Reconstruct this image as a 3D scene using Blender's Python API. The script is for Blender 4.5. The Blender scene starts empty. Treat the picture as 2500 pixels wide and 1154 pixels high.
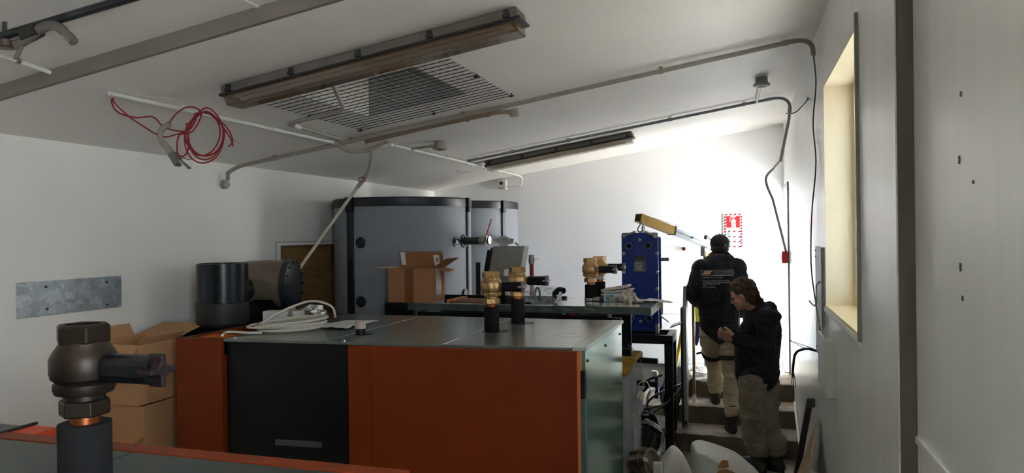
import bpy, bmesh, math, random
from mathutils import Vector, Matrix, Quaternion
from mathutils.bvhtree import BVHTree
from mathutils import noise
random.seed(4)
SC = bpy.context.scene
COL = SC.collection
PI = math.pi

# ---------------------------------------------------------------- camera
F_PX, YAW, PITCH, ROLL = 1767.5, 0.309256, -0.001266, -0.012352
CAM = Vector((0, 0, 2.0))
fw = Vector((-math.sin(YAW)*math.cos(PITCH), math.cos(YAW)*math.cos(PITCH), math.sin(PITCH)))
r0 = Vector((math.cos(YAW), math.sin(YAW), 0)); u0 = r0.cross(fw)
rr = math.cos(ROLL)*r0 + math.sin(ROLL)*u0
uu = -math.sin(ROLL)*r0 + math.cos(ROLL)*u0
cd = bpy.data.cameras.new('camera'); cam = bpy.data.objects.new('camera', cd); COL.objects.link(cam)
cam.matrix_world = Matrix(((rr.x, uu.x, -fw.x, CAM.x), (rr.y, uu.y, -fw.y, CAM.y), (rr.z, uu.z, -fw.z, CAM.z), (0, 0, 0, 1)))
cd.sensor_width = 36; cd.lens = F_PX/2500*36; cd.clip_start = 0.02; cd.clip_end = 200
SC.camera = cam

# ---------------------------------------------------------------- world, daylight, exposure
SC.view_settings.view_transform = 'Standard'; SC.view_settings.look = 'None'
SC.view_settings.gamma = 1; SC.view_settings.use_curve_mapping = False
SC.view_settings.exposure = 1.92
try:
    SC.cycles.use_denoising = True
    SC.cycles.denoiser = 'OPENIMAGEDENOISE'
    SC.cycles.max_bounces = 14; SC.cycles.diffuse_bounces = 10; SC.cycles.glossy_bounces = 6
    SC.cycles.transparent_max_bounces = 16; SC.cycles.sample_clamp_indirect = 6
    SC.cycles.caustics_reflective = False; SC.cycles.caustics_refractive = False
except Exception:
    pass
W = bpy.data.worlds.new('world'); SC.world = W; W.use_nodes = True
bg = W.node_tree.nodes['Background']; bg.inputs[0].default_value = (0.80, 0.90, 1.0, 1); bg.inputs[1].default_value = 8.0
sl = bpy.data.lights.new('sun', 'SUN'); sl.energy = 58; sl.angle = .02; sl.color = (1, .95, .88)
so = bpy.data.objects.new('sun', sl); COL.objects.link(so); so.rotation_euler = Vector((.10, -1, -1.1)).to_track_quat('-Z', 'Y').to_euler()   # runs along the outer wall, lights only the yard

def portal(name, loc, rot, sx, sy):
    l = bpy.data.lights.new(name, 'AREA'); l.shape = 'RECTANGLE'; l.size = sx; l.size_y = sy
    l.cycles.is_portal = True
    o = bpy.data.objects.new(name, l); COL.objects.link(o); o.location = loc; o.rotation_euler = rot
    return o
# portals only guide the sky's own light through the door, the window and the added fill window
portal('door_daylight', (0.80, 8.56, 1.50), (0, PI/2, 0), 1.98, 0.82)
portal('window_daylight', (0.80, 3.92, 2.20), (0, PI/2, 0), 1.30, 1.30)
portal('window_daylight', (0.80, -.25, 2.10), (0, PI/2, 0), 1.40, 1.30)  # opening of the added fill window, out of view

# ---------------------------------------------------------------- maths helpers
def ray(x, y): return fw*F_PX + rr*(x-1250) - uu*(y-577)
def AP(x, y, n, d):
    D = ray(x, y); n = Vector(n); return CAM + D*((d - n.dot(CAM))/n.dot(D))
def AX(x, y, c): return AP(x, y, (1, 0, 0), c)
def AY(x, y, c): return AP(x, y, (0, 1, 0), c)
def AZ(x, y, c): return AP(x, y, (0, 0, 1), c)
SL = 0.1475
def CZ(x): return 2.609 + SL*(x+3.97)            # ceiling height
def AC(x, y, off=0.0): return AP(x, y, (-SL, 0, 1), 3.1946-off)
def V(*a): return Vector(a)
def srgb(h):
    h = h.lstrip('#'); c = [int(h[i:i+2], 16)/255 for i in (0, 2, 4)]
    return [x/12.92 if x <= .04045 else ((x+.055)/1.055)**2.4 for x in c]

# ---------------------------------------------------------------- materials
MATS = {}
def mat(name, col, rough=0.6, metal=0.0, var=0.0, vscale=6.0, bump=0.0, bscale=40.0, spec=0.5, col2=None, stretch=None, trans=0.0, coat=0.0, aniso=None):
    if name in MATS: return MATS[name]
    m = bpy.data.materials.new(name); m.use_nodes = True
    nt = m.node_tree; N = nt.nodes; L = nt.links; p = N['Principled BSDF']
    c = srgb(col) if isinstance(col, str) else list(col)
    p.inputs['Base Color'].default_value = (*c, 1)
    p.inputs['Roughness'].default_value = rough; p.inputs['Metallic'].default_value = metal
    p.inputs['Specular IOR Level'].default_value = spec
    if coat: p.inputs['Coat Weight'].default_value = coat; p.inputs['Coat Roughness'].default_value = max(.08, rough*.6)
    tc = N.new('ShaderNodeTexCoord'); mp = N.new('ShaderNodeMapping'); L.new(tc.outputs['Object'], mp.inputs[0])
    if stretch: mp.inputs['Scale'].default_value = stretch
    if var > 0 or col2:
        nz = N.new('ShaderNodeTexNoise'); nz.inputs['Scale'].default_value = vscale; nz.inputs['Detail'].default_value = 6
        L.new(mp.outputs[0], nz.inputs[0])
        cr = N.new('ShaderNodeValToRGB'); cr.color_ramp.elements[0].position = .35; cr.color_ramp.elements[1].position = .68
        c2 = (srgb(col2) if isinstance(col2, str) else col2) if col2 else [x*(1-var) for x in c]
        cr.color_ramp.elements[0].color = (*c2, 1); cr.color_ramp.elements[1].color = (*c, 1)
        L.new(nz.outputs[0], cr.inputs[0]); L.new(cr.outputs[0], p.inputs['Base Color'])
    if bump > 0:
        nb = N.new('ShaderNodeTexNoise'); nb.inputs['Scale'].default_value = bscale; nb.inputs['Detail'].default_value = 5
        L.new(mp.outputs[0], nb.inputs[0])
        b = N.new('ShaderNodeBump'); b.inputs['Strength'].default_value = bump; b.inputs['Distance'].default_value = .02
        L.new(nb.outputs[0], b.inputs['Height']); L.new(b.outputs[0], p.inputs['Normal'])
    MATS[name] = m
    return m
def glassy(name, col, alpha, rough=.05, tint=None):
    if name in MATS: return MATS[name]
    m = bpy.data.materials.new(name); m.use_nodes = True; nt = m.node_tree; N = nt.nodes; L = nt.links
    p = N['Principled BSDF']; out = N['Material Output']
    p.inputs['Base Color'].default_value = (*srgb(col), 1); p.inputs['Roughness'].default_value = rough
    t = N.new('ShaderNodeBsdfTransparent'); t.inputs[0].default_value = (*(tint or (1, 1, 1)), 1); mx = N.new('ShaderNodeMixShader'); mx.inputs[0].default_value = alpha
    L.new(t.outputs[0], mx.inputs[1]); L.new(p.outputs[0], mx.inputs[2]); L.new(mx.outputs[0], out.inputs[0])
    MATS[name] = m; return m

WALL = mat('wall_paint', '#f3f0e8', .5, var=.05, vscale=1.3, bump=.05, bscale=60)
WALLB = mat('wall_paint_back', '#f3f3f5', .45, var=.05, vscale=1.1, bump=.04, bscale=60)
WALLR = mat('wall_panel_gloss', '#f1f2ee', .28, var=.07, vscale=1.6, stretch=(1, 6, .6), bump=.04, bscale=8)
CEIL = mat('ceiling_paint', '#f0eae3', .5, var=.06, vscale=1.0, bump=.04, bscale=30)
CONC = mat('concrete', '#b9ae9f', .9, var=.45, vscale=7, bump=.6, bscale=30)
CONCF = mat('concrete_floor', '#a19a90', .85, var=.4, vscale=3, bump=.4, bscale=25)
CREAM = mat('cream_reveal', '#efe4c8', .4, var=.05, vscale=3)
TRIMG = mat('grey_trim', '#8f8f88', .5)
WHITEP = mat('white_plastic', '#d8d6d0', .35)
CARDS = mat('cardboard_pale', '#bd9064', .85, var=.1, vscale=5, bump=.08, bscale=40)
GREYD = mat('grey_conduit_dark', '#6b645c', .5, var=.12, vscale=9)
GREYP = mat('grey_conduit', '#a39b90', .45, var=.12, vscale=9)
GREYC = mat('blue_grey_conduit', '#8b9094', .45, var=.1, vscale=9)
DARKP = mat('dark_plastic', '#2a2826', .5)
BLACK = mat('black_paint', '#111214', .45, var=.2, vscale=10)
FOAM = mat('black_foam', '#131314', .85, spec=.3, bump=.2, bscale=200)
BLKMAT = mat('black_satin', '#07080a', .4, spec=.35)
ORANGE = mat('orange_powder_shaded', '#702803', .5, spec=.3, bump=.05, bscale=300)  # orange coat darkened, the shade of the fronts put into the colour
ORANGT = mat('orange_powder_lit', '#d9660e', .4, bump=.05, bscale=300)  # same orange coat in its lit tone, for the tray
GREEN = mat('green_grey_lid', '#5c6660', .3, var=.12, vscale=2.5, bump=.03, bscale=220, spec=1.0, coat=.6)
GREENN = mat('shaded_lid', '#333b37', .35, var=.12, vscale=3, spec=.3)  # same green-grey lid coating, shade put into the darker colour
GREENL = mat('pale_lid', '#a9afa8', .25, var=.12, vscale=3, bump=.03, bscale=150)
GREEND = mat('dark_green_lip', '#2f403b', .45, col2='#4d5750', vscale=9)
GSTEEL = mat('green_steel', '#74ad98', .22, metal=.5, var=.1, vscale=30, spec=1.0, coat=1.0, bump=.05, bscale=120)
BRASS = mat('brass', '#c29d6a', .33, metal=.75, var=.2, vscale=18, bump=.15, bscale=60)
COPPER = mat('copper', '#b8683f', .3, metal=.9, var=.2, vscale=18)
STEEL = mat('steel', '#b7b7b4', .3, metal=.9, var=.15, vscale=12)
ZINC = mat('zinc', '#a9a9a5', .4, metal=.8, var=.15, vscale=20)
CARD = mat('cardboard', '#a5744c', .85, var=.1, vscale=5, stretch=(1, 1, 8), bump=.08, bscale=40)
CARDD = mat('cardboard_inner', '#96693f', .9, var=.1, vscale=5)
TAPE = mat('brown_tape', '#7c4b2b', .25)
TAPEC = glassy('clear_tape', '#e6d8c8', .45, .15)
PAPER = mat('white_paper', '#dcdad6', .7, var=.05, vscale=20)
CLOTH = mat('pale_cloth', '#d5cac2', .9, var=.15, vscale=14, bump=.3, bscale=60)
BLUE = mat('blue_paint', '#0b2f8e', .38, var=.12, vscale=9, bump=.06, bscale=90)
TANKG = mat('grey_jacket', '#8b8f97', .6, var=.06, vscale=3, bump=.05, bscale=50)
TANKB = mat('tank_black', '#1b1d22', .4)
RED = mat('red_paint', '#b3161c', .45)
REDW = mat('red_wire', '#8e1620', .45)
YEL = mat('yellow_paint', '#d9a92c', .4, var=.1, vscale=8)
YELB = mat('bright_yellow', '#f0c818', .4)
HIVIS = mat('hivis_yellow', '#d8ea1e', .7)
NAVY = mat('navy_cloth', '#1c2c5a', .85)
ALU = mat('aluminium', '#c9ced3', .3, metal=.7)
WOODP = mat('plywood', '#a07c4e', .6, var=.3, vscale=3, stretch=(1, 1, 7), bump=.1, bscale=30)
WOODH = mat('pole_wood', '#b98d5a', .55, var=.2, vscale=12)
FOILB = mat('brown_foil', '#8a7a6b', .35, metal=.45, var=.3, vscale=6, bump=.5, bscale=7)
WOOL = mat('mineral_wool', '#8a6a34', .95, var=.4, vscale=30, bump=1., bscale=60)
FOIL = mat('crumpled_foil', '#d8d4cf', .18, metal=.95, bump=.5, bscale=50)
WCABLE = mat('white_cable', '#cfc8ba', .45)
BCABLE = mat('black_cable', '#232326', .5)
GCABLE = mat('grey_cable', '#5b554e', .5)
HOODIE = mat('black_fleece', '#26252c', .92, bump=.5, bscale=120, var=.2, vscale=20)
TROUS = mat('khaki_work_cloth', '#cdbd9c', .9, var=.35, vscale=9, bump=.5, bscale=40)
TROUS2 = mat('grey_work_cloth', '#968b7b', .9, var=.4, vscale=8, bump=.5, bscale=40)
SKIN = mat('skin', '#c08e78', .5, var=.08, vscale=20)
HAIR = mat('brown_hair', '#4c3327', .6, var=.45, vscale=25, bump=.8, bscale=60)
HAIRD = mat('dark_short_hair', '#3a3230', .8, bump=.5, bscale=100)
BOOT = mat('work_boot', '#2e2b2a', .6, var=.3, vscale=10)
CAPM = mat('cap_cloth', '#2c2426', .85, bump=.2, bscale=100)
BAGM = glassy('white_bag', '#ecebe9', .86, .45)
BAGC = glassy('clear_bag', '#dfe4ea', .2, .25)
PRINT = mat('hoodie_print', '#c9c6c6', .7)
PRINTO = mat('hoodie_print_orange', '#c7a48e', .7)
DIFF = glassy('aged_diffuser', '#66503a', .72, .07)
TRAY = mat('light_tray', '#6f6860', .5, var=.2, vscale=8)
WHITE = mat('white_paint', '#f1f1ef', .4)
EPDM = mat('insulation_grey', '#b9bcc0', .8, var=.25, vscale=14, stretch=(1, 1, .1), bump=.8, bscale=14)

# galvanised plate with spangle
def galv():
    m = bpy.data.materials.new('galvanised'); m.use_nodes = True; nt = m.node_tree; N = nt.nodes; L = nt.links
    p = N['Principled BSDF']; p.inputs['Metallic'].default_value = .6; p.inputs['Roughness'].default_value = .38
    tc = N.new('ShaderNodeTexCoord'); v = N.new('ShaderNodeTexVoronoi'); v.inputs['Scale'].default_value = 26
    nz = N.new('ShaderNodeTexNoise'); nz.inputs['Scale'].default_value = 9; nz.inputs['Distortion'].default_value = 1.5
    mx = N.new('ShaderNodeVectorMath'); mx.operation = 'ADD'
    L.new(tc.outputs['Object'], nz.inputs[0]); L.new(tc.outputs['Object'], mx.inputs[0])
    sc = N.new('ShaderNodeVectorMath'); sc.operation = 'SCALE'; sc.inputs[3].default_value = .12; L.new(nz.outputs[1], sc.inputs[0]); L.new(sc.outputs[0], mx.inputs[1])
    L.new(mx.outputs[0], v.inputs[0])
    cr = N.new('ShaderNodeValToRGB'); cr.color_ramp.elements[0].color = (*srgb('#a4adb3'), 1); cr.color_ramp.elements[1].color = (*srgb('#dde4e8'), 1)
    L.new(v.outputs['Color'], cr.inputs[0]); L.new(cr.outputs[0], p.inputs['Base Color'])
    return m
GALV = galv()

# ---------------------------------------------------------------- object helpers
def root_off(p):
    o = Vector((0, 0, 0))
    while p is not None:
        o += p.location; p = p.parent
    return o
def setp(o, label=None, cat=None, group=None, kind=None):
    if label: o['label'] = label
    if cat: o['category'] = cat
    if group: o['group'] = group
    if kind: o['kind'] = kind
    return o
def thing(name, loc, label, cat, group=None):
    o = bpy.data.objects.new(name, None); COL.objects.link(o); o.location = loc; o.empty_display_size = .1
    return setp(o, label, cat, group)

class M:
    """collects shapes in world coordinates"""
    def __init__(s): s.v = []; s.f = []; s.m = []
    def add(s, vs, fs, mi=0):
        n = len(s.v); s.v += [Vector(v) for v in vs]; s.f += [[i+n for i in f] for f in fs]; s.m += [mi]*len(fs); return s
    def hexa(s, p, mi=0):  # 8 points bottom 4 then top 4 (ccw from above)
        return s.add(p, [(3, 2, 1, 0), (4, 5, 6, 7), (0, 1, 5, 4), (1, 2, 6, 5), (2, 3, 7, 6), (3, 0, 4, 7)], mi)
    def box(s, x0, x1, y0, y1, z0, z1, mi=0):
        x0, x1 = sorted((x0, x1)); y0, y1 = sorted((y0, y1)); z0, z1 = sorted((z0, z1))
        return s.hexa([(x0, y0, z0), (x1, y0, z0), (x1, y1, z0), (x0, y1, z0), (x0, y0, z1), (x1, y0, z1), (x1, y1, z1), (x0, y1, z1)], mi)
    def obox(s, c, ax, ay, az, mi=0):  # centre and three half axes
        c = Vector(c); ax = Vector(ax); ay = Vector(ay); az = Vector(az)
        return s.hexa([c-ax-ay-az, c+ax-ay-az, c+ax+ay-az, c-ax+ay-az, c-ax-ay+az, c+ax-ay+az, c+ax+ay+az, c-ax+ay+az], mi)
    def bar(s, a, b, w, h, up=(0, 0, 1), mi=0):
        a = Vector(a); b = Vector(b); d = (b-a); L = d.length; d.normalize(); u = Vector(up); side = d.cross(u)
        if side.length < 1e-4: side = d.cross(Vector((1, 0, 0)))
        side.normalize(); u = side.cross(d).normalized()
        return s.obox((a+b)/2, d*L/2, side*w/2, u*h/2, mi)
    def tube(s, pts, r, n=10, cap=True, closed=False, mi=0):
        pts = [Vector(p) for p in pts]; k = len(pts); rs = r if isinstance(r, (list, tuple)) else [r]*k
        T = []
        for i in range(k):
            if closed: t = pts[(i+1) % k]-pts[i-1]
            else: t = pts[min(i+1, k-1)]-pts[max(i-1, 0)]
            T.append(t.normalized() if t.length > 1e-9 else Vector((0, 0, 1)))
        a = Vector((0, 0, 1)) if abs(T[0].z) < .9 else Vector((1, 0, 0))
        nrm = (a - T[0]*a.dot(T[0])).normalized(); vs = []
        for i in range(k):
            if i: 
                nrm = T[i-1].rotation_difference(T[i]) @ nrm
                nrm = (nrm-T[i]*nrm.dot(T[i])).normalized()
            b = T[i].cross(nrm)
            vs += [pts[i]+(nrm*math.cos(2*PI*j/n)+b*math.sin(2*PI*j/n))*rs[i] for j in range(n)]
        fs = []
        for i in range(k if closed else k-1):
            i2 = (i+1) % k
            fs += [(i*n+j, i*n+(j+1) % n, i2*n+(j+1) % n, i2*n+j) for j in range(n)]
        if cap and not closed: fs += [tuple(reversed(range(n))), tuple((k-1)*n+j for j in range(n))]
        return s.add(vs, fs, mi)
    def lathe(s, prof, o, axis=(0, 0, 1), n=28, mi=0, ref=None, phase=0, cap=True):  # prof [(r, h)], sharp ends closed when r=0
        o = Vector(o); ax = Vector(axis).normalized(); a = Vector(ref) if ref else (Vector((0, 0, 1)) if abs(ax.z) < .9 else Vector((1, 0, 0)))
        u = (a-ax*a.dot(ax)).normalized(); w = ax.cross(u); vs = []
        for r, h in prof: vs += [o+ax*h+(u*math.cos(2*PI*j/n+phase)+w*math.sin(2*PI*j/n+phase))*r for j in range(n)]
        fs = [(i*n+j, i*n+(j+1) % n, (i+1)*n+(j+1) % n, (i+1)*n+j) for i in range(len(prof)-1) for j in range(n)]
        if cap and prof[0][0] > 1e-6: fs.append(tuple(reversed(range(n))))
        if cap and prof[-1][0] > 1e-6: fs.append(tuple((len(prof)-1)*n+j for j in range(n)))
        return s.add(vs, fs, mi)
    def prism(s, poly, d, mi=0):  # closed polygon of 3d points extruded by d
        poly = [Vector(p) for p in poly]; d = Vector(d); n = len(poly)
        return s.add(poly+[p+d for p in poly], [tuple(reversed(range(n))), tuple(range(n, 2*n))]+[(i, (i+1) % n, n+(i+1) % n, n+i) for i in range(n)], mi)
    def ball(s, c, rx, ry=None, rz=None, n=14, m=9, rot=None, mi=0):
        ry = rx if ry is None else ry; rz = rx if rz is None else rz; c = Vector(c); R = rot or Matrix.Identity(3); vs = []
        for i in range(m+1):
            t = PI*i/m
            for j in range(n):
                a = 2*PI*j/n; vs.append(c+R @ Vector((rx*math.sin(t)*math.cos(a), ry*math.sin(t)*math.sin(a), rz*math.cos(t))))
        return s.add(vs, [(i*n+j, (i+1)*n+j, (i+1)*n+(j+1) % n, i*n+(j+1) % n) for i in range(m) for j in range(n)], mi)
    def ob(s, name, mt, parent=None, smooth=False, bevel=0, seg=2, sub=0, kind=None, label=None, cat=None, group=None, origin=None, angle=35, weld=True):
        me = bpy.data.meshes.new(name)
        if parent is not None: off = root_off(parent)
        elif origin is not None: off = Vector(origin)
        else:
            xs = [v.x for v in s.v]; ys = [v.y for v in s.v]; zs = [v.z for v in s.v]
            off = Vector(((min(xs)+max(xs))/2, (min(ys)+max(ys))/2, min(zs)))
        me.from_pydata([v-off for v in s.v], [], s.f)
        ms = mt if isinstance(mt, (list, tuple)) else [mt]
        for x in ms: me.materials.append(x)
        for p, i in zip(me.polygons, s.m): p.material_index = min(i, len(ms)-1)
        b = bmesh.new(); b.from_mesh(me)
        if weld: bmesh.ops.remove_doubles(b, verts=b.verts, dist=1e-5)
        bmesh.ops.recalc_face_normals(b, faces=b.faces); b.to_mesh(me); b.free()
        if smooth:
            for p in me.polygons: p.use_smooth = True
            try: me.set_sharp_from_angle(angle=math.radians(angle))
            except Exception: pass
        o = bpy.data.objects.new(name, me); COL.objects.link(o)
        if parent is not None: o.parent = parent
        else: o.location = off
        if bevel:
            md = o.modifiers.new('bevel', 'BEVEL'); md.width = bevel; md.segments = seg; md.limit_method = 'ANGLE'; md.angle_limit = .6
        if sub:
            md = o.modifiers.new('subsurf', 'SUBSURF'); md.levels = sub; md.render_levels = sub
        return setp(o, label, cat, group, kind)
    def struct(s, name, mt, **k): return s.ob(name, mt, kind='structure', **k)

def spline(pts, n=8, closed=False):
    """Catmull-Rom through the points"""
    P = [Vector(p) for p in pts]; k = len(P); out = []
    rng = range(k) if closed else range(k-1)
    for i in rng:
        if closed: a, b, c, d = P[i-1], P[i], P[(i+1) % k], P[(i+2) % k]
        else: a, b, c, d = P[max(i-1, 0)], P[i], P[i+1], P[min(i+2, k-1)]
        for j in range(n):
            t = j/n
            out.append(.5*((2*b)+(c-a)*t+(2*a-5*b+4*c-d)*t*t+(3*b-a-3*c+d)*t*t*t))
    if not closed: out.append(P[-1])
    return out
def bend(a, c, b, n=7):  # quadratic elbow
    a = Vector(a); b = Vector(b); c = Vector(c)
    return [(1-t)**2*a+2*t*(1-t)*c+t*t*b for t in [i/n for i in range(n+1)]]
def rect_frame(m, x0, x1, z0, z1, y0, y1, w):
    m.box(x0, x1, y0, y1, z0, z0+w); m.box(x0, x1, y0, y1, z1-w, z1); m.box(x0, x0+w, y0, y1, z0+w, z1-w); m.box(x1-w, x1, y0, y1, z0+w, z1-w)

# ================================================================ SETTING
YB, XR, XL, YF = 9.0, 0.457, -3.97, -1.6
def slopebox(m, x0, x1, y0, y1, o0, o1):  # slab following the slope of the ceiling, o = height above it
    m.hexa([(x0, y0, CZ(x0)+o0), (x1, y0, CZ(x1)+o0), (x1, y1, CZ(x1)+o0), (x0, y1, CZ(x0)+o0), (x0, y0, CZ(x0)+o1), (x1, y0, CZ(x1)+o1), (x1, y1, CZ(x1)+o1), (x0, y1, CZ(x0)+o1)])
M().box(XL-.3, 1.6, YF-.3, YB+.3, -.2, 0).struct('floor', CONCF)
# ceiling with an opening behind the wire mesh
HX0, HX1, HY0, HY1 = -2.45, -1.725, 3.65, 4.46
m = M()
for a in ((XL-.2, HX0-.02, 2.61, YB+.2), (HX1, .75, 2.61, YB+.2), (HX0-.02, HX1, 2.61, HY0), (HX0-.02, HX1, HY1+.02, YB+.2)): slopebox(m, *a, 0, .14)
slopebox(m, XL-.2, .75, YF-.2, 2.61, .07, .14)
m.struct('ceiling', CEIL)
m = M(); slopebox(m, XL, XR, 2.585, 2.61, 0, .07); m.struct('trim_1', mat('ceiling_step_shade', '#7c746c', .6))  # ceiling paint darkened, the shade of the face put into the colour
m = M(); slopebox(m, -1.947, -1.932, YF, 2.585, .064, .0705); m.struct('trim_2', CEIL)
SH = .62
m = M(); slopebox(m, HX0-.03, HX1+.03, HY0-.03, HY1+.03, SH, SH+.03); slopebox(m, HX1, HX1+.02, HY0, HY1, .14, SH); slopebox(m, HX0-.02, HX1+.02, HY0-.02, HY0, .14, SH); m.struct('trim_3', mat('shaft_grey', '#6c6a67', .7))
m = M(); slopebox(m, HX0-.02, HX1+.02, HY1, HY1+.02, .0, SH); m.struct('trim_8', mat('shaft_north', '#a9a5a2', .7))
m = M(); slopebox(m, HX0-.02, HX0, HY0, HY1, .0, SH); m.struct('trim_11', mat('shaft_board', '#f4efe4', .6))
# left wall with the plywood-closed recess
PY0, PY1, PZ1 = 5.575, 6.75, 1.935
m = M(); m.box(XL-.2, XL, YF-.2, PY0, 0, 3); m.box(XL-.2, XL, PY1, YB+.2, 0, 3); m.box(XL-.2, XL, PY0, PY1, PZ1, 3)
m.struct('wall_left', WALL)
M().box(XL-.2, XL-.16, PY0, PY1, 0, PZ1).struct('trim_4', WOODP)
m = M(); m.box(XL, XL+.004, PY0-.075, PY0-.069, 0, PZ1+.035); m.box(XL, XL+.004, PY0-.075, PY1, PZ1+.03, PZ1+.036); m.struct('trim_5', TRIMG)
m = M(); m.box(XL-.2, .75, YB, YB+.2, .51, 3.6); m.struct('wall_back', WALLB)
m = M(); m.box(XL-.2, .75, YB-.02, YB+.2, 0, .42); m.box(XL-.2, .75, YB-.005, YB+.2, .42, .51); m.struct('baseboard_back', mat('plinth_render', '#9f9b97', .9, var=.15, vscale=4, bump=.3, bscale=30))
M().box(XL, -.62, YB-.012, YB-.002, 1.03, 1.045).struct('trim_6', WALLB)
M().box(XL-.2, .75, YF-.2, YF, 0, 3.6).struct('wall_front', mat('front_wall_dark', '#4a4744', .8))
# right wall: far part XR, near part set back a little
DY0, DY1, DZ0, DZ1 = 8.15, 8.97, .51, 2.48
WY0, WY1, WZ0, WZ1 = 3.27, 4.57, 1.56, 2.85
JY = 2.50; XN = XR+.045; WT = .36
m = M()
m.box(XR, XR+WT, WY1, DY0, 0, 3.6); m.box(XR, XR+WT, DY0, DY1, 0, DZ0); m.box(XR, XR+WT, DY0, DY1, DZ1, 3.6); m.box(XR, XR+WT, DY1, YB+.2, 0, 3.6)
m.box(XR, XR+WT, WY0, WY1, 0, WZ0); m.box(XR, XR+WT, WY0, WY1, WZ1, 3.6); m.box(XR, XR+WT, JY, WY0, 0, 3.6)
m.struct('wall_right', WALLR)
VY0, VY1, VZ0, VZ1 = -.9, .4, 1.4, 2.8          # unseen second window, added as fill light
m = M(); m.box(XN, XR+WT, VY1, JY, 0, 3.6); m.box(XN, XR+WT, YF-.2, VY0, 0, 3.6); m.box(XN, XR+WT, VY0, VY1, 0, VZ0); m.box(XN, XR+WT, VY0, VY1, VZ1, 3.6)
m.struct('wall_right_near', WALLR)
m = M(); x_ = XR+.25
for a, b, c, d_ in ((VY0, VY0+.06, VZ0, VZ1), (VY1-.06, VY1, VZ0, VZ1), (VY0+.06, VY1-.06, VZ0, VZ0+.06), (VY0+.06, VY1-.06, VZ1-.06, VZ1)): m.box(x_, x_+.05, a, b, c, d_)
m.box(x_+.02, x_+.026, VY0+.06, VY1-.06, VZ0+.06, VZ1-.06)
m.m[-6:] = [1]*6
m.struct('added_fill_window', [CREAM, glassy('clear_glass', '#dfe4e4', .05, .05, (.9, .9, .9))])
M().box(XR-.001, XN, JY-.012, JY, 0, 3.35).struct('trim_7', mat('jog_shade', '#5d5750', .6))  # strip added over the wall jog, its dark colour stands for shade
M().box(XR-.006, XR, JY-.004, JY+.012, 0, 3.3).struct('trim_12', WALLR)
m = M(); m.box(XN-.008, XN, YF, JY-.02, 1.352, 1.372); m.struct('baseboard_right', WALLR)
for i, (py, pz, ph) in enumerate(((1.98, 2.32, .012), (2.0, 2.16, .02), (1.89, 2.105, .008), (2.0, 1.90, .02), (1.985, 1.83, .012))):
    M().box(XN-.003, XN, py, py+.006, pz, pz+ph).struct('trim_%d' % (20+i), mat('wall_chip', '#6d6a66', .8))
# window in its deep reveal
w = bpy.data.objects.new('window_1', None); COL.objects.link(w); w.location = (XR, WY0, WZ0); w['kind'] = 'structure'
xi = XR+.15
m = M(); m.box(XR-.004, xi+.1, WY0, WY0+.012, WZ0, WZ1); m.box(XR-.004, xi+.1, WY1-.012, WY1, WZ0, WZ1); m.box(XR-.004, xi+.1, WY0+.012, WY1-.012, WZ1-.012, WZ1); m.ob('reveal_lining', CREAM, w)
M().box(XR-.008, xi+.02, WY0+.012, WY1-.012, WZ0-.004, WZ0+.018).ob('window_sill', mat('sill_cream', '#e6d3a4', .3), w)
m = M()
for a, b, c, d in ((WY0+.012, WY0+.07, WZ0+.018, WZ1-.012), (WY1-.07, WY1-.012, WZ0+.018, WZ1-.012), (WY0+.07, WY1-.07, WZ0+.018, WZ0+.075), (WY0+.07, WY1-.07, WZ1-.07, WZ1-.012), (3.89, 3.94, WZ0+.075, WZ1-.07)):
    m.box(xi, xi+.06, a, b, c, d)
m.ob('window_frame', CREAM, w, bevel=.004)
M().box(xi+.025, xi+.031, WY0+.07, 3.89, WZ0+.075, WZ1-.07).ob('pane', glassy('window_glass', '#dfe4e4', .12, .05, (.33, .335, .34)), w)
M().box(xi+.025, xi+.031, 3.94, WY1-.07, WZ0+.075, WZ1-.07).ob('pane', MATS['window_glass'], w)
m = M(); m.box(XR-.014, XR, WY0-.02, WY0+.004, WZ0-.012, WZ1+.045); m.ob('architrave', TRIMG, w)
m = M(); m.prism([(XR-.012, WY0, WZ0-.022), (XR, WY0, WZ0-.04), (XR, WY0, WZ0), (XR-.012, WY0, WZ0)], (0, WY1-WY0+.02, 0)); m.ob('apron', WHITE, w)
# door opening (open to daylight)
d = bpy.data.objects.new('door_1', None); COL.objects.link(d); d.location = (XR, DY0, DZ0); d['kind'] = 'structure'
m = M(); m.box(XR-.016, XR, DY0-.05, DY0, DZ0, DZ1+.05); m.box(XR-.016, XR, DY0, DY1, DZ1, DZ1+.05); m.ob('architrave', mat('door_trim', '#8f989c', .4), d)
m = M(); m.box(XR, XR+WT, DY0, DY0+.02, DZ0, DZ1); m.box(XR, XR+WT, DY1-.02, DY1, DZ0, DZ1); m.box(XR, XR+WT, DY0+.02, DY1-.02, DZ1-.02, DZ1); m.ob('door_frame', WHITE, d)
m = M(); m.box(XR+WT, XR+WT+.85, DY1-.06, DY1-.02, DZ0+.01, DZ1-.02); m.ob('door_leaf', WHITE, d)
m = M(); m.box(XR-.05, XR+WT, DY0+.02, DY1-.02, DZ0-.01, DZ0+.012); m.ob('threshold', mat('threshold_grey', '#8b8b88', .6), d)
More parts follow.
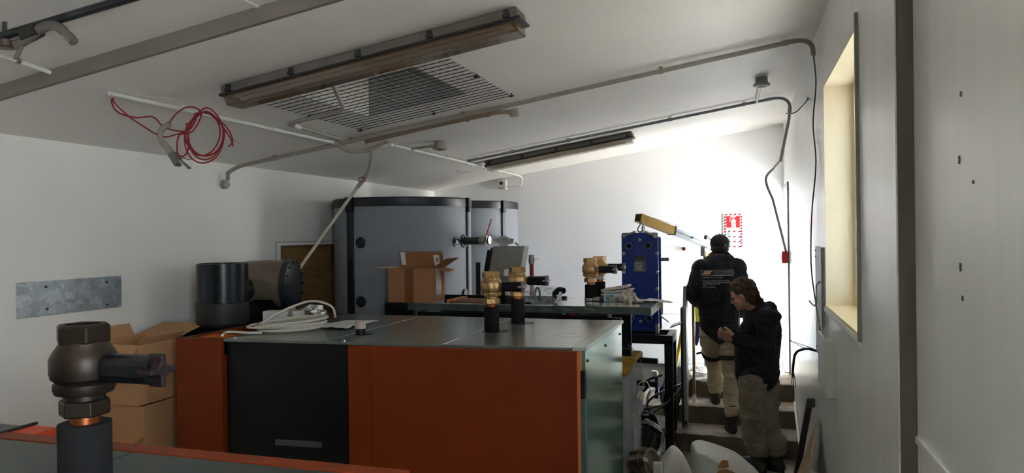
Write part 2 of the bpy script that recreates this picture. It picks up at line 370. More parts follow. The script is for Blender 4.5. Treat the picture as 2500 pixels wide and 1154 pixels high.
# landing and three concrete steps
SX0, SX1 = -.615, XR
rng = random.Random(2)
def wobbly_step(name, y0, y1, z0, z1, x0=SX0):
    n = 26; vs = []; fs = []
    xs = [x0+(SX1-x0)*i/n for i in range(n+1)]
    for i, x in enumerate(xs):
        e = rng.uniform(-.004, .004); g = rng.uniform(-.006, .006)
        vs += [(x, y0+e+.004, z0), (x, y0+g, z1-.03), (x, y0+.004+g, z1-.008+e), (x, y0+.018+e, z1+e*.4), (x, y1, z1), (x, y1, z0)]
    for i in range(n):
        for j in range(6): fs.append((i*6+j, i*6+(j+1) % 6, (i+1)*6+(j+1) % 6, (i+1)*6+j))
    fs += [tuple(range(6)), tuple(n*6+j for j in range(5, -1, -1))]
    m = M().add(vs, fs)
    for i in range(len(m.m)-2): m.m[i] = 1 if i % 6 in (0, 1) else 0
    return m.struct(name, [CONC, mat('shaded_riser_concrete', '#6b5f53', .95, var=.35, vscale=8, bump=.5, bscale=30)], smooth=True, angle=30)  # risers are the same concrete with their shade put into the colour
wobbly_step('step_1', 6.80, 7.19, 0, .17)
wobbly_step('step_2', 7.19, 7.56, 0, .34)
wobbly_step('step_3', 7.56, YB-.02, 0, .51)
m = M(); m.box(-1.6, SX0, 7.2, 7.7, 0, .10); m.box(-1.5, SX0-.02, 7.7, 8.6, 0, .2); m.struct('kerb', CONC, bevel=.012)
# outside ground
M().box(XR+WT, 14, -4, 20, .2, .5).struct('ground_outside', mat('outside_concrete', '#cfccc6', .9, var=.1, vscale=1))
# ================================================================ CEILING FITTINGS
SN = Vector((-SL, 0, 1)).normalized(); SX = Vector((1, 0, SL)).normalized()
def CP(x, y, off=0.0): return Vector((x, y, CZ(x)-off))      # a point below the ceiling plane

def light(name, x0, x1, yc, hw, drop, label, clips, r_end, far=False):
    t = thing(name, CP((x0+x1)/2, yc, drop), label, 'light', None)
    L = (CP(x1, 0)-CP(x0, 0)).length; c = CP((x0+x1)/2, yc)
    def slab(m, a0, a1, w0, w1, o0, o1, mi=0):   # a along the slope from centre, o below ceiling
        m.hexa([c+SX*a0+V(0, -w0, 0)-SN*o1, c+SX*a1+V(0, -w0, 0)-SN*o1, c+SX*a1+V(0, w0, 0)-SN*o1, c+SX*a0+V(0, w0, 0)-SN*o1,
                c+SX*a0+V(0, -w1, 0)-SN*o0, c+SX*a1+V(0, -w1, 0)-SN*o0, c+SX*a1+V(0, w1, 0)-SN*o0, c+SX*a0+V(0, w1, 0)-SN*o0], mi)
    h = L/2; md = drop*.45
    m = M(); slab(m, -h, h, hw, hw*.92, .004, md); m.ob('tray', TRAY, t, bevel=.008)
    m = M(); slab(m, -h-.012, h+.012, hw*1.07, hw*1.07, md, md+.012); m.ob('gasket_rim', DARKP, t, bevel=.003)
    m = M(); slab(m, -h+.01, h-.01, hw*.82, hw*.98, md+.012, drop); m.ob('diffuser', DIFF if not far else glassy('clear_diffuser', '#bcae98', .6, .15), t, bevel=.006)
    m = M(); slab(m, -h+.05, h-.05, hw*.5, hw*.55, md-.002, md+.022); m.ob('reflector', WHITEP, t)
    for s in (-1, 1):
        m = M(); a = c+SX*(-h+.08)+V(0, s*hw*.32, 0)-SN*(md+.04); b = c+SX*(h-.08)+V(0, s*hw*.32, 0)-SN*(md+.04); m.tube([a, b], .013, 10); m.ob('lamp_tube', mat('tube_glass', '#e8e4dc', .3), t, smooth=True)
        for a in [-h+.05+(2*h-.1)*i/(clips-1) for i in range(clips)]:
            m = M(); q = c+SX*a+V(0, s*hw*1.02, 0)-SN*(md*.62); m.obox(q, SX*.012, V(0, .008, 0), SN*md*.36); m.obox(q+V(0, s*.009, 0)-SN*md*.2, SX*.017, V(0, .006, 0), SN*.008)
            m.ob('clip', DARKP, t, bevel=.002)
    m = M(); m.tube([c-SX*(h+.03)-SN*md, c-SX*(h-.005)-SN*md], .014, 10); m.ob('cable_gland', DARKP, t, smooth=True)
    return t
light('batten_light', -2.60, -.975, 3.225, .078, .115, 'large brown-tinged fluorescent batten light with dark clips, beside the ceiling mesh', 5, 0)
light('batten_light', -2.64, -1.06, 7.40, .075, .11, 'smaller far fluorescent batten light under the grey conduit by the back wall', 5, 0, far=True)

# wire mesh guard
t = thing('mesh_guard', CP(-2.08, 4.2, .02), 'black wire mesh guard screwed to the ceiling over a square shaft', 'mesh')
gx0, gx1, gy0, gy1 = -2.665, -1.50, 3.50, 4.725
i = 0
nx = 19
for i in range(nx):
    y = gy0+(gy1-gy0)*i/(nx-1); M().tube([CP(gx0, y, .016), CP(gx1, y, .016)], .0026, 5).ob('wire', BLACK, t)
ny = 22
for i in range(ny):
    x = gx0+(gx1-gx0)*i/(ny-1); M().tube([CP(x, gy0, .012), CP(x, gy1, .012)], .0014, 5).ob('wire', ZINC, t)
for x, y in ((gx1, gy1), (gx0, gy1), (gx1-.01, 4.07), (gx0, 4.07), (-2.08, gy1), (gx0, gy0), (gx1, gy0)):
    m = M(); m.lathe([(.008, 0), (.010, .004), (.020, .006), (.020, .010)], CP(x, y, .026), SN, 14); m.tube([CP(x, y, .02), CP(x, y, 0)], .005, 6); m.ob('fixing', DARKP, t, smooth=True)
def clip_saddle(parent, p, d, r, mt, n=SN):
    d = Vector(d).normalized(); side = d.cross(n).normalized(); m = M()
    m.lathe([(r*1.25, -.012), (r*1.25, .012)], p, d, 12); m.obox(Vector(p)+n*r*1.1, d*.012, side*r*1.9, n*.004)
    m.ob('saddle_clip', mt, parent, smooth=True)
def conduit(name, pts, r, mt, label, saddles=(), coup=(), cat='conduit', n=SN, m2=None, group=None):
    c = sum((Vector(p) for p in pts), Vector())/len(pts)
    t = thing(name, c, label, cat, group)
    M().tube(pts, r, 12).ob('tube', mt, t, smooth=True)
    for p, d in saddles: clip_saddle(t, Vector(p), d, r, m2 or mt, n)
    for a, b in coup: M().tube([a, b], r*1.22, 12).ob('coupling', m2 or mt, t, smooth=True)
    return t
DS = SX
# 1 long grey conduit across the room, from a round box on the left wall to the elbow at the right wall
def L1(x, o=.03): return CP(x, 4.93, o)
pts = [V(XL+.045, 4.83, 2.47), V(XL+.045, 4.83, 2.53)]+bend(V(XL+.045, 4.84, 2.53), CP(XL+.05, 4.92, .03), L1(XL+.14))+[L1(-3.3), L1(-2.5), L1(-1), L1(.30)]+bend(L1(.30), L1(.435), L1(.435)+V(0, .03, -.09))+[L1(.437)+V(0, .03, -.11)]
t = conduit('long_conduit', pts, .0155, GREYP, 'long grey conduit crossing the whole ceiling from the left wall to the right wall', [(L1(x), DS) for x in (-3.55, -2.86, -1.93, -.51)], [(L1(.25), L1(.29))])
m = M(); m.lathe([(.036, 0), (.036, .035), (.031, .04)], V(XL, 4.83, 2.44), (1, 0, 0), 20); m.ob('junction_box', GREYP, t, smooth=True)
for dy, dz in ((-.022, .012), (.022, -.012)): M().lathe([(.004, 0), (.004, .003)], V(XL+.04, 4.83+dy, 2.44+dz), (1, 0, 0), 8).ob('screw', DARKP, t)
# black cable hanging from its end
e = L1(.437)+V(0, .03, -.11)
pts = spline([e, AX(1992, 205, .435), AX(1985, 300, .44), AX(1992, 400, .44), AX(1982, 520, .435), AX(1980, 640, .44), AX(1990, 730, .435), AX(2002, 805, .40)], 7)
M().tube(pts, .0045, 7).ob('hanging_cable', GCABLE, smooth=True, label='long dark cable dangling down the right wall from the conduit elbow', cat='cable')
# 2 brown conduit stub with box
a, b = CP(-2.80, 5.04, .035), CP(-1.78, 5.04, .035)
t = conduit('short_conduit', [a, CP(-2.2, 5.04, .03), b]+bend(b, CP(-1.68, 5.04, .03), CP(-1.64, 5.12, .04))[1:], .0165, mat('brown_conduit', '#8c7762', .45), 'short brown conduit ending in a small box, just behind the long conduit', [(CP(-1.95, 5.04, .035), DS)], [(CP(-1.80, 5.04, .035), CP(-1.77, 5.04, .035))])
M().lathe([(.036, 0), (.036, .05), (.03, .055)], CP(-1.62, 5.15, .015), -SN, 6).ob('end_box', GREYP, t, bevel=.003)
# 3 white conduit along the room
def L3(y, x=-2.97, o=.03): return CP(x, y, o)
pts = [L3(2.80), L3(3.5), L3(4.2), L3(4.85)]
t = conduit('white_conduit', pts, .0125, WHITEP, 'near white conduit running from the red coil towards the long conduit', [(L3(3.28), (0, 1, 0)), (L3(4.12), (0, 1, 0))], [(L3(4.10), L3(4.16)), (L3(4.80), L3(4.86))])
pts = [L3(4.86), CP(-2.96, 4.97, .06), CP(-2.93, 5.05, .085), CP(-2.86, 5.14, .085), CP(-2.78, 5.22, .06), L3(5.33, -2.76)]
t = conduit('grey_bend', spline(pts, 6), .0165, GREYP, 'grey flexible conduit bend dipping under the long conduit', [], [(pts[0]-V(0, .02, 0), pts[0]+V(0, .02, 0)), (L3(5.30, -2.76), L3(5.34, -2.76))])
pts = [L3(5.34, -2.75), L3(6.9, -2.73), L3(8.86, -2.72)]+bend(L3(8.86, -2.72), CP(-2.72, 8.96, .03), V(-2.72, 8.96, 2.71))+bend(V(-2.72, 8.96, 2.69), V(-2.72, 8.965, 2.64), V(-2.78, 8.965, 2.635))+[V(-2.93, 8.965, 2.635)]
t = conduit('white_conduit', pts, .0125, WHITEP, 'far white conduit bending down the back wall into a small switch box', [(L3(y, -2.74), (0, 1, 0)) for y in (5.42, 5.95, 6.5, 7.05, 7.6, 8.3)], [(L3(5.35, -2.75), L3(5.41, -2.75))])
t = thing('switch_box', V(-3.0, 8.97, 2.6), 'white switch box high on the back wall near the left corner', 'switch')
M().box(-3.06, -2.93, 8.94, 9.0, 2.60, 2.73).ob('body', WHITEP, t, bevel=.006)
M().lathe([(.024, 0), (.02, .012)], V(-2.995, 8.94, 2.685), (0, -1, 0), 14).ob('knob', DARKP, t)
M().box(-3.03, -2.96, 8.935, 8.94, 2.61, 2.635).ob('label_strip', GREYP, t)
# 4 short pair to the light: bend piece crossing the mesh
a = CP(-2.87, 4.78, .03); b = CP(-2.82, 4.10, .035)
pts = [a, b]+bend(b, CP(-2.80, 4.0, .05), CP(-2.72, 3.99, .05))+[CP(-2.50, 3.98, .055)]+bend(CP(-2.46, 3.98, .055), CP(-2.36, 3.97, .06), CP(-2.32, 3.90, .055))+[CP(-2.20, 3.62, .03), CP(-2.12, 3.45, .03), CP(-2.08, 3.32, .06)]
t = conduit('cranked_conduit', pts, .0135, GREYP, 'cranked conduit crossing the mesh guard to the large light', [(CP(-2.855, 4.5, .03), (0, 1, 0))], [(CP(-2.83, 4.20, .033), CP(-2.822, 4.12, .033))], m2=WHITEP)
# 5 drop: flexible then rigid down to the flue
def dY(px, py, y): return AY(px, py, y)
dp = [CP(-2.80, 5.12, .09), dY(908, 378, 5.12), dY(903, 412, 5.10), dY(886, 440, 5.08), dY(872, 458, 5.06)]
t = thing('drop_conduit', dp[-1], 'grey flexible conduit dropping from the ceiling and slanting down behind the flue fan', 'conduit')
M().tube(spline(dp, 7), .0165, 12).ob('flexible_tube', GREYP, t, smooth=True)
M().tube([dY(873, 456, 5.06), dY(716, 676, 4.90)], .0135, 12).ob('rigid_tube', mat('beige_conduit', '#c2b4a6', .45), t, smooth=True)
m = M(); m.tube([dY(883+9*math.cos(a), 438+6*math.sin(a), 5.06) for a in [i*PI/5 for i in range(10)]], .003, 5, closed=True); m.ob('tie_ring', REDW, t)
# 6 far grey conduit with the detector drop and the run down to the red box
def L6(x, o=.03, y=6.93): return CP(x, y, o)
pts = [L6(-2.68), L6(-1), L6(.25)]+bend(L6(.25), L6(.40), V(.415, 7.0, 3.13))
t = conduit('far_conduit', pts, .0135, GREYC, 'blue-grey conduit along the ceiling behind the far light', [(L6(x), DS) for x in (-2.2, -1.62, -.64, .02)], [(L6(-1.65), L6(-1.60)), (L6(.20), L6(.25)), (L6(-.66), L6(-.62))], m2=ZINC)
a = V(.415, 7.0, 3.13)
wa, wb, wc = AY(1926, 292, 7.05), AY(1915, 345, 7.25), AY(1906, 392, 7.45)
t = conduit('wall_conduit', [a, wa, wb, wc], .0135, GREYC, 'grey conduit coming down the right corner from the ceiling bend', [], [(wb.lerp(wc, .4), wc), (a, a.lerp(wa, .5))], n=V(1, 0, 0))
la, lb = wc, AY(1889, 411, 7.60)
t = thing('call_point', V(.43, 8.12, 1.70), 'small red call point box on the door trim, grey conduit above', 'call point')
M().box(.385, XR-.016, 8.085, 8.165, 1.675, 1.80).ob('box', RED, t, bevel=.004)
M().box(.381, .385, 8.10, 8.15, 1.70, 1.775).ob('face', mat('dark_red', '#8c1a22', .5), t)
pts = spline([la, lb, AY(1874, 426, 7.70), AY(1870, 440, 7.76), AY(1875, 460, 7.82), AY(1886, 484, 7.86)], 7)
low = [pts[-1], V(.425, 8.12, 1.80)]
t = conduit('looped_conduit', pts+[low[-1]], .0125, GREYC, 'kinked grey conduit looping out from the corner down to the red call point', [], [(la, la.lerp(lb, .9)), (low[0].lerp(low[1], .55), low[0].lerp(low[1], .6))], m2=ZINC)
# detectors
def detector(x, y, off, label, stem):
    t = thing('ceiling_detector', CP(x, y, off), label, 'detector', None)
    M().lathe([(.045, 0), (.048, .05)], CP(x, y, 0), V(0, 0, -1), 24).ob('base', GREYP if not stem else GREYC, t, smooth=True)
    M().lathe([(.062, .05), (.064, .068), (.05, .074)], CP(x, y, 0), V(0, 0, -1), 24).ob('rim', GREYP if not stem else GREYC, t, smooth=True)
    M().lathe([(.03, .074), (.028, .078)], CP(x, y, 0), V(0, 0, -1), 20).ob('sensor', DARKP, t)
    return t
t = detector(-2.50, 5.80, .05, 'round ceiling detector between the two white conduits', False)
M().tube([CP(-2.74, 5.72, .03), CP(-2.55, 5.78, .03)], .012, 10).ob('feed_tube', GREYP, t, smooth=True)
t = detector(.15, 6.02, .05, 'round ceiling detector near the right wall, joined by a short stub', True)
M().tube([CP(.145, 6.08, .03), CP(.13, 6.92, .03)], .013, 10).ob('feed_tube', WHITEP, t, smooth=True)
# ceiling scuffs
t = M(); 
for k in range(9):
    a = AC(1110+k*4, 421+random.uniform(-3, 3), .001); t.bar(a, a+V(.05, random.uniform(-.03, .03), .0074), .004, .001)
t.struct('trim_9', DARKP)

# 7 red wire coil hanging under the white conduit
YC = 3.24
def rc(px, py, dy=0): return AY(px, py, YC+dy)
t = thing('red_wire_coil', rc(495, 270), 'coil of red cable hanging from the near white conduit', 'cable')
rr_ = random.Random(5)
for k in range(5):
    cx, cy, rx, ry = 497+rr_.uniform(-6, 6), 330+rr_.uniform(-4, 8), 43+rr_.uniform(-7, 8), 58+rr_.uniform(-8, 6)
    ph = rr_.uniform(-.25, .25); pts = []
    for j in range(36):
        a = 2*PI*j/36; x = rx*math.cos(a); y = ry*math.sin(a)
        pinch = 1-.35*max(0, -math.sin(a))**3
        pts.append(rc(cx+x*math.cos(ph)*pinch-y*math.sin(ph), cy+x*math.sin(ph)+y*math.cos(ph), .03*math.sin(a+k)+.012*k))
    M().tube(pts, .0042, 6, closed=True).ob('wire_loop', REDW, t, smooth=True)
M().tube(spline([rc(278, 222, -.3), rc(273, 250, -.28), rc(290, 275, -.2), rc(332, 287, -.1), rc(372, 285), rc(398, 308), rc(425, 318), rc(460, 318), rc(480, 290)], 6), .0042, 6).ob('wire_tail', REDW, t, smooth=True)
M().tube(spline([rc(278, 225, -.3), rc(278, 248, -.28), rc(310, 280, -.2), rc(345, 305, -.1), rc(395, 333), rc(430, 328), rc(460, 315), rc(478, 275)], 6), .0042, 6).ob('wire_tail', REDW, t, smooth=True)
M().tube(spline([rc(410, 305), rc(430, 278), rc(455, 262), rc(480, 264), rc(492, 280), rc(470, 320), rc(438, 330), rc(432, 360), rc(437, 380), rc(452, 378), rc(462, 350), rc(455, 300)], 6), .0042, 6).ob('wire_tail', REDW, t, smooth=True)
M().tube(spline([rc(520, 280), rc(548, 305), rc(562, 325), rc(568, 345), rc(558, 358)], 6), .0042, 6).ob('wire_tail', REDW, t, smooth=True)
M().tube(spline([rc(518, 282), rc(540, 305), rc(558, 330), rc(566, 345), rc(569, 357)], 6), .0042, 6).ob('wire_tail', REDW, t, smooth=True)
M().tube([rc(494, 262), rc(497, 270), rc(497, 280), rc(492, 272)], .002, 5, closed=True).ob('tie', WHITEP, t)
M().tube([L3(3.24), rc(494, 264)], .0015, 5).ob('tie', WHITEP, t)
M().tube([rc(566, 340), rc(592, 353)], .0008, 4).ob('strand', COPPER, t)
t = thing('conduit_elbow', rc(430, 395), 'loose grey conduit elbow with a clip, dangling in the red cable', 'conduit')
M().tube(spline([rc(414, 303), rc(402, 310), rc(391, 325), rc(395, 345), rc(410, 362), rc(425, 382)], 6), .017, 12).ob('elbow', GREYP, t, smooth=True)
M().bar(rc(420, 374), rc(438, 402), .045, .035).ob('connector', mat('connector_grey', '#77716a', .6), t, bevel=.004)
M().bar(rc(440, 392), rc(462, 411), .028, .008).ob('bracket', STEEL, t)
M().tube(spline([rc(438, 388), rc(450, 386), rc(460, 390), rc(468, 388)], 5), .002, 5).ob('tail', DARKP, t)

# 8 items at the near-left of the ceiling (higher ceiling part)
UP = -.07
t = thing('dark_ceiling_tube', AC(150, 45, UP+.04), 'dark steel tube on the ceiling at the top left edge', 'tube')
a = AC(-60, 108, UP+.05); b = AC(335, -10, UP+.05)
M().tube([a, b], .017, 12).ob('tube', mat('dark_tube', '#37383b', .35, metal=.5), t, smooth=True)
M().tube([a+V(0, .03, .02), b+V(0, .03, .02)], .01, 8).ob('tube', mat('dark_tube2', '#2a2624', .6), t, smooth=True)
t = thing('flexible_elbow', AC(110, 80, UP+.1), 'grey flexible pipe elbow under the dark ceiling tube', 'pipe')
yy = 2.1
M().tube(spline([AY(40, 110, yy), AY(70, 92, yy), AY(100, 70, yy), AY(130, 62, yy), AY(155, 75, yy), AY(178, 100, yy)], 7), [.019]*29+[.015]*7, 12).ob('elbow', GREYD, t, smooth=True)
M().tube([AY(166, 86, yy), AY(180, 102, yy)], .018, 12).ob('end_ring', GREYD, t, smooth=True)
M().tube(spline([AY(55, 108, yy), AY(45, 130, yy), AY(38, 145, yy)], 5), .008, 8).ob('hanger', GREYD, t, smooth=True)
M().bar(AY(60, 90, yy), AY(95, 72, yy), .05, .04).ob('clamp', DARKP, t, bevel=.004)
t = thing('round_fitting', AY(10, 108, yy), 'dark round fitting at the left edge of the picture, under the ceiling tube', 'fitting')
M().lathe([(.02, 0), (.042, .0), (.042, .025), (.03, .03), (.02, .03)], AY(12, 100, yy), V(0, 0, -1), 24).ob('ring', mat('fitting_brown', '#4a3430', .4), t, smooth=True)
M().tube([AY(12, 100, yy), AY(12, 100, yy)+V(0, 0, .2)], .008, 8).ob('stem', DARKP, t)
t = thing('white_rod', AC(60, 155, UP+.06), 'short white conduit end hanging at the top left', 'conduit')
a = AC(-60, 113, UP+.06); b = AC(121, 176, UP+.06)
M().tube([a, b], .0105, 10).ob('tube', WHITEP, t, smooth=True)
M().tube([AC(38, 146, UP+.06), AC(46, 149, UP+.06)], .0135, 10).ob('coupling', STEEL, t, smooth=True)

# ================================================================ LEFT WALL
t = thing('wall_plate', V(XL+.004, 3.45, 1.555), 'long galvanised steel plate with four screws on the left wall', 'plate')
M().box(XL+.001, XL+.006, 3.08, 3.815, 1.556, 1.765).ob('sheet', GALV, t, bevel=.001)
for px, py in ((112, 700), (260, 688), (115, 754), (262, 743)):
    p = AX(px, py, XL+.006); M().lathe([(.008, 0), (.007, .005), (.004, .007)], p, (1, 0, 0), 10).ob('screw', DARKP, t)

# ================================================================ RIGHT WALL
t = thing('metal_cover_strip', V(XR, 4.85, 1.2), 'tall grey metal cover strip on the right wall beyond the window', 'cover')
M().box(XR-.012, XR, 4.68, 5.10, 1.22, 1.905).ob('cover', mat('grey_cover', '#9a9fa1', .45, metal=.3), t, bevel=.002)
M().box(XR-.016, XR-.012, 4.68, 4.72, 1.22, 1.90).ob('seam', mat('grey_cover2', '#7f8486', .45), t)
for z in (1.88, 1.84, 1.5, 1.26): M().lathe([(.006, 0), (.005, .004)], V(XR-.012, 5.06, z), (-1, 0, 0), 8).ob('screw', DARKP, t)
t = thing('wall_box', V(XR-.03, 4.4, 1.11), 'flat white box on the right wall under the window sill', 'box')
M().box(XR-.045, XR, 4.17, 4.62, 1.115, 1.42).ob('body', mat('box_white', '#cfd2cb', .4), t, bevel=.003)
M().box(XR-.03, XR-.026, 4.25, 4.45, 1.42, 1.46).ob('slip', PAPER, t)
M().tube(spline([V(XR-.04, 4.2, 1.42), V(XR-.05, 4.28, 1.46), V(XR-.05, 4.36, 1.485), V(XR-.04, 4.44, 1.47), V(XR-.035, 4.46, 1.42)], 5), .003, 6).ob('wire_loop', STEEL, t, smooth=True)
t = thing('wall_hook', V(XR-.03, 4.78, 1.56), 'bent silver hook on the metal cover strip', 'hook')
M().tube(spline([V(XR-.013, 4.85, 1.69), V(XR-.04, 4.72, 1.68), V(XR-.045, 4.68, 1.65), V(XR-.045, 4.68, 1.58), V(XR-.055, 4.72, 1.555), V(XR-.075, 4.80, 1.575)], 6), .005, 8).ob('rod', STEEL, t, smooth=True)
t = thing('pulled_cable', V(XR-.05, 5.2, 1.2), 'black cable with bare ends sticking out of the right wall', 'cable')
M().tube(spline([V(XR, 5.15, 1.215), V(XR-.06, 5.3, 1.205), V(XR-.115, 5.45, 1.15), V(XR-.13, 5.5, 1.05), V(XR-.135, 5.5, .97)], 6), .009, 8).ob('sheath', BCABLE, t, smooth=True)
for k in range(3): M().tube(spline([V(XR-.13, 5.49, 1.02), V(XR-.14+.01*k, 5.5, .95), V(XR-.14+.012*k, 5.5, .90)], 4), .003, 5).ob('core', BCABLE, t)
M().tube(spline([V(XR, 5.15, 1.215), V(XR-.08, 5.3, 1.215), V(XR-.15, 5.5, 1.235)], 5), .0022, 5).ob('thin_wire', BCABLE, t)
M().tube(spline([V(XR, 5.15, 1.22), V(XR-.08, 5.35, 1.225), V(XR-.15, 5.6, 1.215)], 5), .0022, 5).ob('thin_wire', BCABLE, t)
M().tube(spline([AX(1972, 240, XR), AX(1968, 248, XR-.03)+V(0, 0, .0), AX(1955, 262, XR-.05), AX(1945, 272, XR-.08), AX(1930, 278, XR-.12), AX(1918, 277, XR-.14)], 5), .004, 6).ob('short_wire', BCABLE, smooth=True, label='short black wire poking out high on the right wall', cat='wire')
M().box(XR-.006, XR, 6.6, 7.4, .18, .21).struct('trim_10', WHITE)
M().tube([V(XR-.02, 5.9, .10), V(XR-.02, 6.7, .22), V(XR-.02, 7.2, .42)], .012, 8).ob('low_pipe', WHITEP, smooth=True, label='thin white pipe along the foot of the right wall beside the steps', cat='pipe')
# leaning sheet and dark batten at the bottom right
t = thing('leaning_board', V(.42, 5.0, 0), 'pale board leaning against the right wall at the bottom edge', 'board')
m = M(); m.prism([V(XR-.02, 5.02, .80), V(XR-.17, 5.75, 0), V(XR-.30, 4.25, 0), V(XR-.14, 4.45, .52)], V(.012, 0, 0)); m.ob('sheet', mat('pale_board', '#a88f77', .75, var=.1), t)
t = thing('dark_batten', V(.42, 5.2, 0), 'dark red-brown batten leaning on the right wall in front of the steps', 'batten')
M().bar(V(XR-.04, 5.28, .86), V(XR-.14, 5.72, .0), .04, .022).ob('batten', mat('dark_timber', '#2c1715', .5), t, bevel=.004)
M().bar(V(XR-.035, 5.25, .82), V(XR-.035, 5.27, .875), .05, .03).ob('end_cap', BLACK, t, bevel=.004)

# ================================================================ BACK WALL
SG0, SG1, SZ0, SZ1 = -.219, -.008, 1.822, 2.232
t = thing('safety_sign', V(-.11, 8.99, SZ0), 'red and white striped fire extinguisher sign on the back wall', 'sign')
sw, sh = SG1-SG0, SZ1-SZ0
def sg(u, v, o=0): return V(SG0+u*sw, YB-.006-o, SZ1-v*sh)
SW = mat('sign_white', '#b5b0ae', .5); SR = mat('sign_red', '#c00012', .5); SD = mat('sign_maroon', '#5e0a1a', .5)
M().box(SG0, SG1, YB-.006, YB-.001, SZ0, SZ1).ob('panel', SW, t)
M().box(SG0-.014, SG0-.004, YB-.012, YB-.001, SZ0, SZ1).ob('rail', GREYC, t)
m = M()
def quad(m, pts, o=.0015): m.prism([sg(u, v) for u, v in pts], V(0, -o, 0))
for k in range(5):   # top and side stripes
    u = .02+k*.24; quad(m, [(max(u, .02), .055), (min(u+.13, .98), .055), (min(u+.22, .98), .015), (min(u+.09, .98), .015)])
for k in range(11):
    v = .09+k*.084
    quad(m, [(.015, v+.06), (.015, v+.01), (.115, v-.02), (.115, v+.03)]); quad(m, [(.885, v+.055), (.885, v+.005), (.985, v-.025), (.985, v+.025)])
for v in (.525, .675, .82, .965):
    for k in range(3):
        u = .18+k*.28; quad(m, [(u, v+.022), (u+.12, v+.022), (u+.20, v-.022), (u+.08, v-.022)])
m.ob('stripes', SD, t)
m = M(); quad(m, [(.14, .415), (.86, .415), (.86, .08), (.14, .08)], .002); m.ob('red_square', SR, t)
m = M(); quad(m, [(.40, .405), (.64, .405), (.64, .21), (.59, .165), (.52, .15), (.45, .165), (.40, .21)], .003)
quad(m, [(.46, .13), (.46, .105), (.58, .105), (.58, .13)], .003); quad(m, [(.46, .11), (.40, .11), (.34, .15), (.34, .24), (.31, .24), (.31, .14), (.38, .09), (.66, .09), (.66, .11)], .003)
m.ob('extinguisher_symbol', SW, t)
def text_bm(s, size, align='CENTER', sx=1.0, extrude=0.0):
    cu = bpy.data.curves.new('t', 'FONT'); cu.body = s; cu.size = size; cu.align_x = align; cu.resolution_u = 2; cu.extrude = extrude
    o = bpy.data.objects.new('t', cu); COL.objects.link(o); bpy.context.view_layer.update()
    me = bpy.data.meshes.new_from_object(o.evaluated_get(bpy.context.evaluated_depsgraph_get()))
    vs = [Vector((v.co.x*sx, v.co.y, v.co.z)) for v in me.vertices]; fs = [list(p.vertices) for p in me.polygons]
    bpy.data.objects.remove(o); bpy.data.curves.remove(cu); bpy.data.meshes.remove(me)
    return vs, fs
def wtext(m, s, size, u, v, sx=1.0, align='CENTER'):
    vs, fs = text_bm(s, size, align, sx); o = sg(u, v); m.add([V(o.x+p.x, o.y-.0035, o.z+p.y) for p in vs], fs)
m = M(); wtext(m, 'USE THIS TO FIGHT', .014, .5, .455); m.ob('lettering', SR, t)
m = M(); wtext(m, 'FIRE EXTINGUISHER', .0145, .5, .495)
for v, a, b in ((.60, 'PULL PIN', 'AND TEST'), (.745, 'AIM AT', 'FLAME BASE'), (.885, 'SQUEEZE', 'AND SWEEP')): wtext(m, a, .010, .66, v); wtext(m, b, .010, .66, v+.03)
m.ob('lettering', mat('sign_grey', '#5a5a5a', .5), t)
for v in (.61, .755, .90):
    m = M(); quad(m, [(.13, v+.04), (.34, v+.04), (.34, v-.04), (.13, v-.04)]); quad(m, [(.17, v+.01), (.28, v+.025), (.31, v-.02), (.2, v-.03)], .003); m.ob('pictogram', mat('sign_green', '#5f9c8b', .5), t)
t = thing('copper_stub', V(-.68, 8.9, 1.82), 'short copper pipe end poking out of the back wall', 'pipe')
M().lathe([(.012, -.02), (.022, 0), (.022, .06), (.017, .06), (.017, .01)], V(-.68, 9.0, 1.815), V(-.1, -1, 0), 16).ob('pipe', COPPER, t, smooth=True)
# ================================================================ BOILERS
ZT = 1.40
def yfm(x): return 3.745+(x+.82)*.068       # front line of the middle boiler
def plate(m, x0, x1, yf0, yf1, yb, z0, z1, mi=0): m.hexa([(x0, yf0, z0), (x1, yf1, z0), (x1, yb, z0), (x0, yb, z0), (x0, yf0, z1), (x1, yf1, z1), (x1, yb, z1), (x0, yb, z1)], mi)
t = thing('boiler', V(-2.06, 4.35, 0), 'orange and green boiler cabinet in the middle with a recessed black front panel', 'boiler')
m = M(); plate(m, -3.28, -.86, yfm(-3.28)+.09, yfm(-.86)+.09, 5.02, .06, 1.36); m.ob('body', BLKMAT, t)
m = M(); plate(m, -3.24, -.9, yfm(-3.24)+.12, yfm(-.9)+.12, 4.98, 0, .06); m.ob('plinth', BLACK, t)
for a, b in ((-2.995, -2.327), (-2.323, -1.602), (-1.598, -.878)):
    m = M(); plate(m, a, b, yfm(a)+.02, yfm(b)+.02, 5.03, 1.384, 1.40); m.ob('lid_panel', GREEN, t, bevel=.002)
m = M(); plate(m, -.874, -.80, yfm(-.874)+.02, yfm(-.80)+.04, 5.03, 1.382, 1.402); m.ob('edge_trim', GREENL, t, bevel=.002)
for y in (4.226, 4.892):
    M().tube([V(-.998-.0+.075*math.cos(a), y+.075*math.sin(a), 1.4005) for a in [i*2*PI/40 for i in range(40)]], .0009, 4, closed=True).ob('knockout_ring', GREENL, t)
